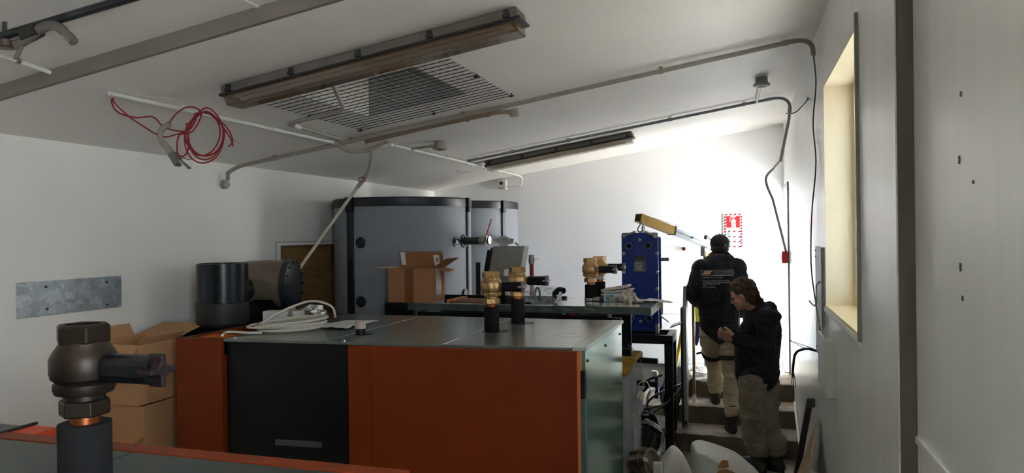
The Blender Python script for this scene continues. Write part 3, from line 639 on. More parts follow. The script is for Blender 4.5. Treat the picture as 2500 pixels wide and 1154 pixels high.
# orange left part with its open tray
m = M(); x0, x1 = -3.30, -2.985
plate(m, x0, x1, yfm(x0), yfm(x1), yfm(x1)+.06, .08, 1.40)
plate(m, x0, x0+.05, 3.64, 3.64, 5.03, .9, 1.40); plate(m, x1-.03, x1, 3.62, 3.62, 5.03, 1.3, 1.399); plate(m, x0, x1, 4.96, 4.96, 5.03, 1.0, 1.40)
m.ob('orange_side', ORANGE, t, bevel=.002)
m = M(); plate(m, x0+.05, x1-.03, 3.63, 3.63, 4.96, 1.33, 1.345); plate(m, x0+.05, x1-.03, 3.66, 3.66, 3.86, 1.345, 1.392); m.ob('tray', ORANGT, t)
m = M(); plate(m, -2.985, -2.17, yfm(-2.985)+.045, yfm(-2.17)+.045, yfm(-2.17)+.09, .08, 1.382); bp = m.ob('black_panel', BLKMAT, t, bevel=.003)
m = M(); plate(m, -2.66, -2.36, yfm(-2.66)+.040, yfm(-2.36)+.040, yfm(-2.36)+.05, .775, .81); m.ob('name_strip', mat('name_strip', '#4e4f52', .4), bp)
for x in (-2.93, -2.21): M().lathe([(.009, 0), (.009, .014), (.005, .016)], V(x, yfm(x)+.05, 1.395), (0, 0, 1), 10).ob('pin', STEEL, t, smooth=True)
m = M(); plate(m, -2.17, -2.02, yfm(-2.17)+.015, yfm(-2.02)+.015, yfm(-2.02)+.09, .08, 1.383); m.ob('orange_post', ORANGE, t, bevel=.003)
m = M(); plate(m, -2.015, -.845, yfm(-2.015)-.004, yfm(-.845)-.004, yfm(-.845)+.04, .08, 1.384); dr = m.ob('door', ORANGE, t, bevel=.004)
M().box(-.845, -.83, yfm(-.84)+.0, 3.80, .08, 1.384).ob('door_edge', mat('orange_edge', '#c0703c', .5), dr)
M().box(-.83, -.806, 3.755, 3.80, 1.13, 1.28).ob('hinge', BLACK, dr, bevel=.004)
M().box(-.86, -.812, 3.80, 5.02, .05, 1.38).ob('side_panel', GSTEEL, t, bevel=.003)
M().box(-.83, -.806, 3.755, 3.80, .08, 1.13).ob('side_rail', mat('rail_green', '#4e6a62', .4, metal=.3), t)
for px, py in ((1434, 880), (1478, 843), (1513, 815)):
    p = AX(px, py, -.812); M().lathe([(.007, 0), (.009, .003), (.004, .008)], p, (1, 0, 0), 8).ob('screw', DARKP, t)

# near boiler
t = thing('boiler', V(-1.6, 1.0, 0), 'nearest boiler cabinet at the bottom left edge, shade-darkened top with an orange rear strip', 'boiler')
M().box(-2.9, -.86, .3, 1.62, .06, 1.37).ob('body', BLKMAT, t)
M().box(-2.86, -.9, .34, 1.58, 0, .06).ob('plinth', BLACK, t)
M().box(-2.22, -1.66, .3, 1.625, 1.378, 1.40).ob('lid_panel', GREENN, t, bevel=.002)
M().box(-1.652, -.835, .3, 1.625, 1.378, 1.40).ob('lid_panel', GREENN, t, bevel=.002)
M().box(-2.24, -.825, 1.635, 1.695, .1, 1.40).ob('orange_strip', ORANGE, t, bevel=.003)
M().box(-.845, -.82, .3, 1.63, .05, 1.385).ob('side_panel', GSTEEL, t)
M().box(-3.2, -2.235, .3, 1.77, .1, 1.398).ob('side_lid', GREENN, t, bevel=.003)
m = M(); m.prism([V(-2.232, 1.70, .9), V(-2.13, 1.70, .9), V(-2.13, 1.79, .9), V(-2.232, 1.79, .9)], V(0, 0, .495)); m.ob('orange_corner', mat('orange_inner', '#b5400b', .5), t)
M().box(-2.24, -2.228, .3, 1.8, 1.396, 1.404).ob('seam_strip', BLACK, t)

# far boiler, unclad frame with a plate on the right
ZF = 1.45
t = thing('unclad_boiler', V(-1.7, 5.8, 0), 'far boiler without cladding, a green lip round a pale top plate', 'boiler')
M().box(-2.66, -.662, 5.457, 5.475, 1.395, 1.45).ob('front_lip', GREEND, t)
rg = random.Random(8); m = M()
for x in (-1.45, -1.30, -1.13):
    p = [V(x+rg.uniform(-.05, .05), 5.4555, 1.422+rg.uniform(-.014, .014)) for _ in range(9)]; M().tube(spline(p, 4), .0011, 4).ob('chalk_mark', mat('chalk', '#7f918b', .9), t)
M().box(-1.46, -.662, 5.475, 6.144, 1.442, 1.45).ob('top_plate', mat('top_plate', '#cdd3c8', .18, var=.06, vscale=3, spec=1.0, coat=1.0), t)
m = M(); m.box(-.672, -.662, 5.475, 6.144, 1.385, 1.442); m.ob('right_lip', GREENL, t)
M().box(-.66, -.645, 6.11, 6.135, 1.33, 1.45).ob('tab', ZINC, t)
m = M(); m.box(-2.66, -1.46, 5.475, 5.53, 1.442, 1.45); m.ob('front_flange', GREENL, t)
M().box(-2.6, -1.46, 6.09, 6.12, 1.38, 1.47).ob('rear_rail', BLKMAT, t)
m = M(); m.box(-2.6, -1.0, 5.52, 5.56, 1.335, 1.375); m.box(-2.6, -.92, 6.0, 6.05, 1.3, 1.36); m.ob('black_rail', BLKMAT, t)
M().box(-2.55, -.80, 5.60, 6.02, .1, 1.04).ob('insulated_body', EPDM, t, bevel=.02)
for x, y in ((-.955, 5.535), (-.955, 6.06), (-2.5, 5.56), (-2.5, 6.0)): M().box(x-.055, x+.055, y-.03, y+.03, 0, 1.36).ob('post', BLKMAT, t)
for x, y in ((-1.36, 5.60), (-1.0, 5.60)): M().box(x-.015, x+.015, y-.01, y+.01, 1.33, 1.385).ob('strut', WHITE, t)
M().lathe([(.0, 0), (.085, 0), (.085, .0015)], V(-.79, 5.80, 1.4498), (0, 0, 1), 24).ob('opening', BLKMAT, t)
M().lathe([(.0, 0), (.1, 0), (.1, .0015)], V(-1.09, 5.90, 1.4498), (0, 0, 1), 24).ob('opening', BLKMAT, t)
m = M(); m.box(-2.35, -2.02, 5.62, 5.98, 1.40, 1.455); m.ob('left_cover', mat('rusty_cover', '#8c5a38', .6, var=.4, vscale=8), t)
M().box(-2.38, -2.33, 5.62, 5.98, 1.40, 1.47).ob('cover_edge', mat('rusty_edge', '#c07438', .5), t)
for z in (1.02, .84): M().tube([V(-.87, 5.68, z), V(-.64, 5.64, z)], .022, 10).ob('pipe_stub', BLKMAT, t, smooth=True)
m = M(); m.prism([V(-.9, 5.46, 1.075), V(-.775, 5.46, 1.075), V(-.775, 5.46, 1.04), V(-.82, 5.46, 1.01), V(-.85, 5.46, .92), V(-.9, 5.46, .96)], V(0, .3, 0)); m.ob('yellow_foam', mat('yellow_foam', '#c79a3c', .9, var=.4, vscale=14, bump=.6), t, bevel=.01)
M().box(-.90, -.82, 5.48, 5.56, 1.077, 1.13).ob('terminal_box', BLKMAT, t, bevel=.005)
M().tube(spline([V(-1.2, 5.60, 1.34), V(-1.35, 5.62, 1.385), V(-1.6, 5.6, 1.39), V(-1.75, 5.58, 1.34)], 12), .028, 12).ob('corrugated_hose', BLACK, t, smooth=True)
m = M()
for i, p in enumerate(spline([V(-1.2, 5.60, 1.34), V(-1.35, 5.62, 1.385), V(-1.6, 5.6, 1.39), V(-1.75, 5.58, 1.34)], 12)): 
    m.lathe([(.028, -.003), (.033, 0), (.028, .003)], p, V(-1, 0, 0), 12)
m.ob('hose_ribs', BLACK, t, kind='stuff')
m = M(); m.prism([V(-1.30, 5.50, 1.372), V(-1.24, 5.50, 1.368), V(-1.275, 5.50, 1.405)], V(0, .002, 0)); m.ob('warning_triangle', RED, t)

# ---------------------------------------------------------------- valves
def valve(x, y, z0, plen, label, clamps=False, dark=False, nut=None, seed=0):
    t = thing('ball_valve', V(x, y, z0), label, 'valve', None)
    br = BRASS if not dark else mat('shaded_brass', '#2e241b', .45, metal=.6, var=.3, vscale=15)  # dark version: same brass with shade put into the colour
    z = z0+plen
    pr_ = .054 if dark else .047
    M().lathe([(.040, -.02), (pr_, 0), (pr_, plen), (.040, plen)], V(x, y, z0), (0, 0, 1), 28).ob('insulated_pipe', FOAM, t, smooth=True)
    M().lathe([(.030, 0), (.030, .03)], V(x, y, z-.004), (0, 0, 1), 20).ob('copper_pipe', COPPER, t, smooth=True)
    z += .018
    M().lathe([(.050, 0), (.053, .004), (.053, .032), (.049, .036)], V(x, y, z), (0, 0, 1), 6, phase=.3+seed).ob('lower_nut', nut or br, t, bevel=.002)
    M().lathe([(.042, .036), (.042, .046), (.058, .05), (.062, .06), (.062, .072), (.056, .076), (.066, .085), (.069, .10), (.069, .128), (.062, .142), (.050, .160), (.050, .168)], V(x, y, z), (0, 0, 1), 32).ob('valve_body', br, t, smooth=True)
    M().lathe([(.048, .160), (.058, .164), (.058, .198), (.053, .203), (.040, .203), (.040, .17)], V(x, y, z), (0, 0, 1), 6, phase=.15+seed).ob('upper_nut', br, t, bevel=.0025)
    zc = z+.108
    M().lathe([(.022, 0), (.022, .03)], V(x+.055, y, zc), (1, 0, 0), 16).ob('stem', br, t, smooth=True)
    m = M()
    prof = [(-.030, -.012), (-.026, -.024), (-.012, -.030), (.012, -.030), (.026, -.024), (.030, -.012), (.030, .012), (.026, .024), (.012, .030), (-.012, .030), (-.026, .024), (-.030, .012)]
    m.prism([V(x+.075, y+a, zc+b) for a, b in prof], V(.125, 0, 0)); hn = m.ob('handle', BLKMAT, t, bevel=.003)
    m = M(); q = []
    for k in range(4):
        for a, r in ((-.42, .017), (-.18, .036), (.18, .036), (.42, .017)):
            an = k*PI/2+a; q.append(V(x+.185, y+r*math.sin(an)*1.05, zc+r*math.cos(an)))
    m.prism(q, V(.038, 0, 0)); m.ob('handle_end', mat('handle_end', '#8b7c80', .45) if not dark else mat('handle_end_shaded', '#1c0d10', .5), hn, bevel=.003)  # dark version: handle end coloured as in shade
    if clamps:
        for s in (-1, 1): M().lathe([(.052, 0), (.052, .02)], V(x, y, z0+.005), (0, 0, 1), 20).ob('clamp', ZINC, t, smooth=True) if s < 0 else M().box(x+.03, x+.085, y-.06, y-.03, z0+.002, z0+.035).ob('clamp_bolt', ZINC, t, bevel=.006)
    return t
def ring(x, y, z, parent=None):
    return None
valve(-1.409, 1.251, 1.40, .194, 'brass ball valve darkened with shade on the nearest boiler, large at the left', dark=True, seed=.25)
valve(-1.515, 4.30, 1.40, .155, 'brass ball valve on the middle boiler, nearer of its two')
valve(-1.480, 4.745, 1.40, .165, 'brass ball valve on the middle boiler, behind the nearer one')
valve(-1.215, 5.93, 1.45, .135, 'brass ball valve standing on the pale top plate of the far boiler', clamps=True)
valve(-1.195, 6.24, 1.44, .150, 'brass ball valve behind another one at the far boiler, with a grey nut', clamps=True, nut=ZINC)
for i, (x, y) in enumerate(((-1.515, 4.30), (-1.480, 4.745))):
    M().lathe([(0, 0), (.085, 0), (.085, .0015)], V(x+.025, y, 1.3999), (0, 0, 1), 26).ob('pipe_opening', BLKMAT, bpy.data.objects['boiler'])
# pipe that carries the rear valve
M().tube([V(-1.195, 6.24, 0), V(-1.195, 6.24, 1.445)], .03, 14).ob('riser_pipe', STEEL, smooth=True, label='steel riser pipe behind the far boiler, under the rear ball valve', cat='pipe')
# capped stub and papers on the middle boiler
t = thing('capped_stub', V(-2.27, 3.99, 1.4), 'short black stub pipe with a pale cap on the middle boiler', 'pipe')
M().lathe([(.030, 0), (.030, .04)], V(-2.27, 3.99, 1.4), (0, 0, 1), 20).ob('stub', BLKMAT, t, smooth=True)
M().lathe([(.033, .036), (.033, .078), (.029, .082)], V(-2.27, 3.99, 1.4), (0, 0, 1), 20).ob('cap', mat('pale_cap', '#b8a99b', .5), t, smooth=True)
M().lathe([(0, 0), (.055, 0), (.055, .0015)], V(-2.245, 3.99, 1.3999), (0, 0, 1), 24).ob('pipe_opening', BLKMAT, bpy.data.objects['boiler'])
def sheet(name, pts, z, label, mt=PAPER, amp=.01, n=14, seed=1, cat='paper', hfun=None, parent=None):
    a, b, c, d = [Vector(p) for p in pts]; vs = []
    for i in range(n+1):
        for j in range(n+1):
            u, v = i/n, j/n; p = (a*(1-u)+b*u)*(1-v)+(d*(1-u)+c*u)*v
            h = abs(noise.noise(V(u*3+seed, v*3, seed)))*amp*2+.0015
            if hfun: h += hfun(u, v)
            vs.append(V(p.x, p.y, z+h))
    fs = [(i*(n+1)+j, (i+1)*(n+1)+j, (i+1)*(n+1)+j+1, i*(n+1)+j+1) for i in range(n) for j in range(n)]
    o = M().add(vs, fs).ob(name, mt, parent, smooth=True, angle=60, **({} if parent else dict(label=label, cat=cat)))
    md = o.modifiers.new('solid', 'SOLIDIFY'); md.thickness = .0012; md.offset = 0
    return o
sheet('paper_sheet', (AZ(775, 797, 1.4), AZ(848, 783, 1.4), AZ(925, 784, 1.4), AZ(870, 795, 1.4)), 1.4035, 'printed sheet lying behind the capped stub on the middle boiler', amp=.004, seed=3)
sheet('paper_sheet', (AZ(770, 803, 1.4), AZ(790, 792, 1.4), AZ(872, 797, 1.4), AZ(850, 806, 1.4)), 1.4115, 'creased white sheet partly over another, beside the white cable coil', amp=.006, seed=6)
# white cable coil
t = thing('white_cable_coil', V(-2.85, 4.05, 1.4), 'coil of thick white cable on the middle boiler beside the flue', 'cable')
rc_ = random.Random(9)
for k in range(5):
    cx, cy = -2.83+rc_.uniform(-.03, .03), 4.08+rc_.uniform(-.03, .03); a0, b0 = .25+rc_.uniform(-.06, .03), .17+rc_.uniform(-.04, .03); th = .25+rc_.uniform(-.15, .15); tilt = .012+.006*k
    pts = [V(cx+a0*math.cos(a)*math.cos(th)-b0*math.sin(a)*math.sin(th), cy+a0*math.cos(a)*math.sin(th)+b0*math.sin(a)*math.cos(th), 1.412+.008*k+(.5-.5*math.cos(a+2.9))*tilt) for a in [j*2*PI/40 for j in range(40)]]
    M().tube(pts, .0085, 8, closed=True).ob('cable_loop', WCABLE, t, smooth=True)
M().tube(spline([V(-3.05, 4.05, 1.43), V(-2.98, 4.15, 1.50), V(-2.85, 4.32, 1.565), V(-2.72, 4.38, 1.53), V(-2.66, 4.34, 1.46)], 8), .0085, 8).ob('cable_loop', WCABLE, t, smooth=True)
M().tube(spline([AZ(543, 818, 1.42), AZ(552, 811, 1.42), AZ(575, 810, 1.42), AZ(600, 812, 1.415), AZ(640, 812, 1.41)], 6), .0085, 8).ob('cable_end', WCABLE, t, smooth=True)

# ================================================================ FLUE AND FAN beside the middle boiler
FX, FY, FR = -3.475, 4.21, .173
t = thing('flue_fan', V(FX, FY, 0), 'black flue cylinder with an insulated fan drum, left of the middle boiler', 'flue')
M().box(FX-.16, FX+.165, FY-.30, FY+.58, 0, 1.30).ob('fan_casing', BLKMAT, t, bevel=.01)
m = M(); m.hexa([V(FX-.2, FY-.25, 1.28), V(FX+.17, FY-.25, 1.28), V(FX+.17, FY+.3, 1.28), V(FX-.2, FY+.3, 1.28), V(FX-.15, FY-.1, 1.42), V(FX+.15, FY-.1, 1.42), V(FX+.15, FY+.15, 1.42), V(FX-.15, FY+.15, 1.42)]); m.ob('cowl', BLKMAT, t)
M().lathe([(FR*.9, 0), (FR*1.0, .02), (FR*1.02, .03), (FR*1.02, .165), (FR*.985, .168)], V(FX, FY, 1.395), (0, 0, 1), 48).ob('flue_collar', mat('collar_black', '#232427', .5), t, smooth=True)
M().lathe([(FR*.985, .16), (FR*.985, .435), (FR*.93, .437), (FR*.93, .2)], V(FX, FY, 1.395), (0, 0, 1), 48).ob('flue_pipe', mat('flue_black', '#17181b', .28, metal=.3), t, smooth=True)
DCx, DCy, DCz, DR = -3.65, 4.68, 1.645, .188; DA = V(.97, .25, 0).normalized(); DB = V(-DA.y, DA.x, 0)
M().lathe([(DR*.8, 0), (DR*.98, .01), (DR, .06), (DR*1.01, .17), (DR*.99, .28), (DR*.99, .34)], V(DCx, DCy, DCz), DA, 40).ob('foil_wrap', FOILB, t, smooth=True)
M().lathe([(DR*.93, -.05), (DR*.95, .0), (DR*.965, .05), (DR*.8, .055)], V(DCx, DCy, DCz), DA, 30).ob('mineral_wool', WOOL, t, smooth=True)
m = M(); m.lathe([(DR*.97, .325), (DR*1.05, .33), (DR*1.05, .375), (DR*1.0, .38), (0, .385)], V(DCx, DCy, DCz), DA, 30); ef = m.ob('end_flange', mat('flange_black', '#26292e', .4), t, smooth=True)
for k in range(14):
    a = k*2*PI/14; M().lathe([(.008, 0), (.008, .012)], V(DCx, DCy, DCz)+DA*.38+DB*(DR*.92*math.cos(a))+V(0, 0, DR*.92*math.sin(a)), DA, 6).ob('bolt', BLKMAT, ef)
M().box(DCx+.02, DCx+.12, DCy-.27, DCy-.12, DCz-.13, DCz+.1).ob('motor_plate', BLKMAT, t, bevel=.005)
M().tube([V(FX+.02, FY+.1, 1.62), V(DCx+.05, DCy-.05, DCz-.02)], .09, 20).ob('connecting_duct', BLKMAT, t, smooth=True)
M().tube([V(DCx, DCy, DCz-.19)+DA*.36, V(DCx, DCy, DCz-.25)+DA*.36], .014, 10).ob('bolt', STEEL, t, smooth=True)
M().box(DCx-.1, DCx+.3, DCy-.12, DCy+.2, 1.28, DCz-.1).ob('support', BLKMAT, t)
def crumple(name, c, rx, ry, rz, amp, mt, seed=0, n=3, **k):
    b = bmesh.new(); bmesh.ops.create_icosphere(b, subdivisions=n, radius=1); vs = []
    for v in b.verts:
        p = v.co.copy(); d = 1+amp*(noise.noise(p*2.1+V(seed, 0, 0))*1.2+noise.noise(p*5+V(0, seed, 0))*.7+abs(noise.noise(p*9))*.3)
        vs.append(V(c[0]+p.x*rx*d, c[1]+p.y*ry*d, max(c[2]+p.z*rz*d, k.get('floor', -9))))
    fs = [[v.index for v in f.verts] for f in b.faces]; b.free(); k.pop('floor', None)
    return M().add(vs, fs).ob(name, mt, **k)
crumple('foil_wad', V(-3.04, 4.62, 1.44), .10, .08, .065, .5, FOIL, 3, label='crumpled silver foil under the fan drum at the rear of the boiler tray', cat='foil')
t = thing('white_carton', V(-3.3, 4.45, 1.35), 'small white carton under the fan drum behind the white cable', 'box')
M().obox(V(-3.10, 4.38, 1.42), V(.13, .03, 0), V(-.012, .05, 0), V(0, 0, .07)).ob('carton', PAPER, t, bevel=.004)
M().obox(V(-3.02, 4.36, 1.42), V(.012, .0, .02), V(-.02, .06, 0), V(0, 0, .075)).ob('strap', mat('strap_grey', '#8c857c', .6), t)

# ================================================================ CARTONS BY THE LEFT WALL
def flap(m, a, b, d): m.prism([Vector(a), Vector(b), Vector(b)+Vector(d), Vector(a)+Vector(d)], V(0, 0, .004) if abs(Vector(d).z) < .5*Vector(d).length else (Vector(b)-Vector(a)).cross(Vector(d)).normalized()*.004)
def carton(name, x0, x1, y0, y1, z0, z1, flaps, label, group=None):
    t = thing(name, V((x0+x1)/2, (y0+y1)/2, z0), label, 'box', group)
    k = .005; m = M()
    m.box(x0, x1, y0, y0+k, z0, z1); m.box(x0, x1, y1-k, y1, z0, z1); m.box(x0, x0+k, y0+k, y1-k, z0, z1); m.box(x1-k, x1, y0+k, y1-k, z0, z1); m.box(x0+k, x1-k, y0+k, y1-k, z0, z0+k)
    m.ob('shell', CARDS, t)
    for a, b, d in flaps: m = M(); flap(m, a, b, d); m.ob('flap', CARDS, t)
    return t
carton('open_carton', XL+.07, -3.52, 3.50, 3.84, .99, 1.36, [(V(-3.52, 3.50, 1.36), V(-3.52, 3.84, 1.36), V(.05, 0, .05)), (V(XL+.07, 3.5, 1.36), V(-3.52, 3.5, 1.36), V(.0, -.13, -.20)), (V(XL+.07, 3.5, 1.36), V(XL+.07, 3.86, 1.36), V(-.05, 0, .08)), (V(XL+.07, 3.86, 1.36), V(-3.54, 3.86, 1.36), V(0, .26, .06))], 'open brown carton by the left wall, topmost of the stack')
carton('open_carton', XL+.03, -3.50, 3.52, 3.87, .62, .985, [(V(XL+.06, 3.52, .75), V(-3.50, 3.52, .80), V(.04, -.22, -.03))], 'brown carton by the left wall in the middle of the stack, a flap sticking out')
carton('closed_carton', XL+.05, -3.50, 3.54, 3.88, 0, .615, [], 'brown carton at the bottom of the stack by the left wall')

# carton on the far boiler
t = thing('parcel_carton', V(-2.67, 5.64, 1.45), 'open brown carton with tape and a white label on the far boiler', 'box')
bx0, bx1, by0, by1, bz0, bz1 = -2.865, -2.465, 5.51, 5.78, 1.452, 1.735
k = .006; m = M(); m.box(bx0, bx1, by0, by0+k, bz0, bz1); m.box(bx0, bx1, by1-k, by1, bz0, bz1); m.box(bx0, bx0+k, by0+k, by1-k, bz0, bz1); m.box(bx1-k, bx1, by0+k, by1-k, bz0, bz1); m.box(bx0+k, bx1-k, by0+k, by1-k, bz0, bz0+k)
m.ob('shell', CARD, t)
m = M(); flap(m, V(bx0, by1, bz1), V(bx1, by1, bz1), V(-.025, .02, .135)); o = m.ob('flap', CARDD, t)
m = M(); flap(m, V(bx1, by0, bz1), V(bx1, by1, bz1), V(.13, .02, .085)); m.ob('flap', CARD, t)
m = M(); flap(m, V(bx1, by0+.1, bz1-.01), V(bx1, by1, bz1), V(.06, .08, -.03)); m.ob('flap', CARD, t)
m = M(); flap(m, V(bx0, by0, bz1), V(bx0, by1, bz1), V(-.13, 0, .004)); m.ob('flap', mat('pale_card', '#cdb99f', .85), t)
M().box(bx0+.155, bx0+.235, by0-.0015, by0, bz0, bz1).ob('tape', TAPE, t)
M().obox(V(bx0+.185, by1+.010, bz1+.068), V(.045, 0, 0), V(0, .001, 0), V(-.012, .01, .064)).ob('tape', TAPE, t)
M().box(bx1, bx1+.0015, by0+.10, by0+.19, bz0+.04, bz1).ob('tape', TAPE, t); M().box(bx1+.0015, bx1+.003, by0+.09, by0+.17, bz0+.06, bz1).ob('clear_tape', TAPEC, t)
m = M(); m.obox(V(bx0+.33, by1+.003, bz1+.060), V(.026, 0, 0), V(0, .0012, 0), V(-.010, .007, .045)); m.ob('label', PAPER, t)
m = M(); m.obox(V(bx0+.01, by1+.003, bz1+.075), V(.022, 0, 0), V(0, .0012, 0), V(-.010, .007, .055)); m.ob('label', PAPER, t)
m = M()
for i in range(9): m.obox(V(bx0+.335, by1+.0005, bz1+.030+.006*i), V(.012, 0, 0), V(0, .0008, 0), V(0, 0, .0012 if i % 2 else .002))
m.ob('bar_code', BLKMAT, t)
# carton stand beneath: the ledge that holds it
M().box(-2.90, -2.62, 5.50, 5.79, 1.30, 1.447).ob('bracket_box', BLKMAT, label='dark bracket box under the parcel carton at the end of the far boiler', cat='bracket', bevel=.01)

# ================================================================ TANKS
def tank(cx, cy, R, ztop, label, strips):
    t = thing('buffer_tank', V(cx, cy, 0), label, 'tank')
    M().lathe([(R*.985, .06), (R, .08), (R, ztop-.04)], V(cx, cy, 0), (0, 0, 1), 96).ob('jacket', TANKG, t, smooth=True)
    M().lathe([(R*1.012, ztop-.085), (R*1.015, ztop-.08), (R*1.015, ztop-.01), (R*1.0, ztop), (R*.97, ztop), (R*.95, ztop-.02), (0, ztop-.02)], V(cx, cy, 0), (0, 0, 1), 96).ob('top_cover', TANKB, t, smooth=True)
    M().lathe([(R*.9, 0), (R*.9, .07)], V(cx, cy, 0), (0, 0, 1), 48).ob('base', BLKMAT, t)
    for a, w in strips:
        q = V(math.cos(a), math.sin(a), 0); s = V(-q.y, q.x, 0)
        M().obox(V(cx, cy, ztop/2-.02)+q*(R+.004), s*w, q*.014, V(0, 0, ztop/2-.05)).ob('seam_strip', TANKB, t, bevel=.003)
        M().obox(V(cx, cy, ztop-.065)+q*(R+.014), s*w*1.1, q*.018, V(0, 0, .07)).ob('strip_clip', BLKMAT, t, bevel=.003)
    return t
def hit(px, py, cx, cy, R):
    D = ray(px, py); o = V(CAM.x-cx, CAM.y-cy, 0); a = D.x**2+D.y**2; b = 2*(o.x*D.x+o.y*D.y); c = o.x**2+o.y**2-R*R
    s = (-b-math.sqrt(max(b*b-4*a*c, 0)))/(2*a); p = CAM+D*s; return p, V(p.x-cx, p.y-cy, 0).normalized()
T1 = (-3.26, 6.61, .68); T2 = (-3.16, 8.08, .62)
p1, n1 = hit(857, 600, *T1); p2, n2 = hit(1141, 600, *T1)
t1 = tank(*T1, 2.37, 'large round grey buffer tank in front, with black rim and two black plugs', [(math.atan2(n1.y, n1.x), .040), (math.atan2(n2.y, n2.x)-.02, .018)])
p3, n3 = hit(1228, 560, *T2)
t2 = tank(*T2, 2.395, 'second grey buffer tank, mostly hidden behind the large one', [(math.atan2(n3.y, n3.x), .022)])
for px, py in ((881, 592), (882, 736)):
    p, n = hit(px, py, *T1); M().lathe([(.052, -.01), (.052, .012), (.046, .02), (0, .022)], p, n, 28).ob('plug', TANKB, t1, smooth=True)
p, n = hit(1114, 590, *T1); m = M(); m.lathe([(.05, -.01), (.05, .01), (.03, .012), (.03, .004), (0, .004)], p, n, 24); m.ob('port', TANKB, t1, smooth=True)
M().lathe([(.026, .0), (.022, .012), (.012, .014)], p, n, 6).ob('port_plug', ZINC, t1)
p, n = hit(1134, 716, *T1); M().lathe([(.045, -.01), (.045, .02), (.02, .022)], p, n, 24).ob('port', TANKB, t1, smooth=True)
p, n = hit(1132, 588, *T1)
M().lathe([(.065, -.01), (.065, .015), (.045, .018), (.045, .03)], p, n, 28).ob('flange', TANKB, t1, smooth=True)
t = thing('tank_valve', p+n*.12, 'steel valve with red lever on an elbow at the side of the large tank', 'valve')
e1 = p+n*.10; e2 = AY(1192, 586, e1.y-.02)
M().tube([p+n*.02]+bend(e1, e1+n*.05, e1.lerp(e2, .35), 6)+[e1.lerp(e2, .7)], .036, 16).ob('elbow', mat('dark_iron', '#4c4a49', .45, metal=.4), t, smooth=True)
dv = (e2-e1).normalized()
M().lathe([(.036, 0), (.044, .004), (.044, .03), (.052, .034), (.052, .07), (.040, .078), (.040, .11), (.034, .112)], e1.lerp(e2, .45), dv, 20).ob('valve_body', STEEL, t, smooth=True)
M().bar(e2+V(-.03, -.03, 0), e2+V(.0, -.04, .055), .012, .008).ob('lever', STEEL, t)
M().bar(e2+V(-.0, -.04, .05), e2+V(.055, -.05, .20), .022, .010).ob('lever_grip', mat('red_grip', '#a01018', .4), t, bevel=.003)
M().tube([e2+V(-.02, -.04, -.03), e2+V(-.0, -.05, .04)], .010, 8).ob('stem', STEEL, t, smooth=True)
t = thing('tank_valve', AY(1252, 590, 7.6), 'open steel valve with round mouth beside the second tank', 'valve')
p, n = hit(1236, 588, *T2)
c = p+V(.05, -.20, 0)
M().tube([p-n*.02, p+n*.06, c+V(0, .1, 0), c], .036, 16).ob('elbow', MATS['dark_iron'], t, smooth=True)
M().lathe([(.03, 0), (.045, .0), (.062, .01), (.064, .05), (.05, .06), (.034, .06), (.03, .03), (0, .03)], c, V(.1, -1, 0), 24).ob('valve_body', STEEL, t, smooth=True)
M().bar(c+V(.04, 0, .04), c+V(.15, .02, -.05), .02, .02).ob('lever', STEEL, t, bevel=.004)
M().tube([c+V(.05, -.02, 0), c+V(.12, -.03, 0)], .026, 12).ob('bonnet', STEEL, t, smooth=True)

# ================================================================ THINGS BEHIND THE FAR BOILER
# controller case: hollow grey hood leaning to the right
t = thing('control_case', V(-2.0, 6.25, 1.45), 'grey metal hood with a white latch, tilted behind the brass valves', 'case')
c = AY(1240, 645, 6.2); rx = V(math.cos(-.1), math.sin(-.1), 0); tz = V(.17, .05, 1).normalized()
tn = rx.cross(tz).normalized()
M().obox(c, rx*.155, tn*.055, tz*.165).ob('shell', mat('hood_grey', '#8d8a88', .45), t, bevel=.006)
M().obox(c-rx*.158-tn*.02, rx*.006, tn*.09, tz*.150).ob('side_plate', BLKMAT, t)
M().obox(c-rx*.185-tn*.0, rx*.022, tn*.05, tz*.13).ob('rear_case', BLKMAT, t, bevel=.004)
q = c+rx*.02-tz*.075+tn*(.058 if tn.y < 0 else -.058)
sgn = 1 if tn.y < 0 else -1
M().obox(q, rx*.022, tn*.004, tz*.03).ob('latch_plate', WHITE, t, bevel=.004)
M().bar(q-tz*.03+tn*.006*sgn, q-tz*.028+rx*.085+tn*.006*sgn, .008, .012, up=tz).ob('latch_lever', WHITE, t, bevel=.002)
M().box(c.x-.13, c.x+.10, c.y-.03, c.y+.03, 1.36, c.z-.15).ob('stand', BLKMAT, t)
for px, lab, mt_, zt_, dx in ((1168, 'black capped pipe rising between the large tank and the grey hood', BLKMAT, 640, 0), (1298, 'red pipe with a silver end fitting, right of the grey hood', mat('red_pipe', '#9a2a2c', .4), 640, 0)):
    a = AY(px, 740, 6.35); b = AY(px, zt_ if px < 1200 else 643, 6.35)
    t = thing('riser_pipe', V(a.x, a.y, 0), lab, 'pipe')
    M().tube([V(a.x, a.y, 0), b], .026 if px < 1200 else .020, 16).ob('pipe', mt_, t, smooth=True)
    if px > 1200:
        M().lathe([(.026, 0), (.026, .02), (.030, .022), (.030, .05), (.026, .052), (.026, .085), (.02, .085)], b-V(0, 0, .005), (0, 0, 1), 16).ob('end_fitting', ZINC, t, smooth=True)
        M().bar(b+V(.02, 0, .045), b+V(.07, 0, .04), .012, .006).ob('tab', ZINC, t)
p = AY(1240, 742, 5.9); t = thing('capped_pipe', V(p.x, p.y, 0), 'small dark pipe with a white cap between the two middle brass valves', 'pipe')
M().tube([V(p.x, p.y, 1.06), V(p.x, p.y, 1.50)], .022, 14).ob('pipe', DARKP, t, smooth=True); M().tube([V(p.x, p.y, 1.49), V(p.x, p.y, 1.53)], .025, 14).ob('cap', WHITEP, t, smooth=True)
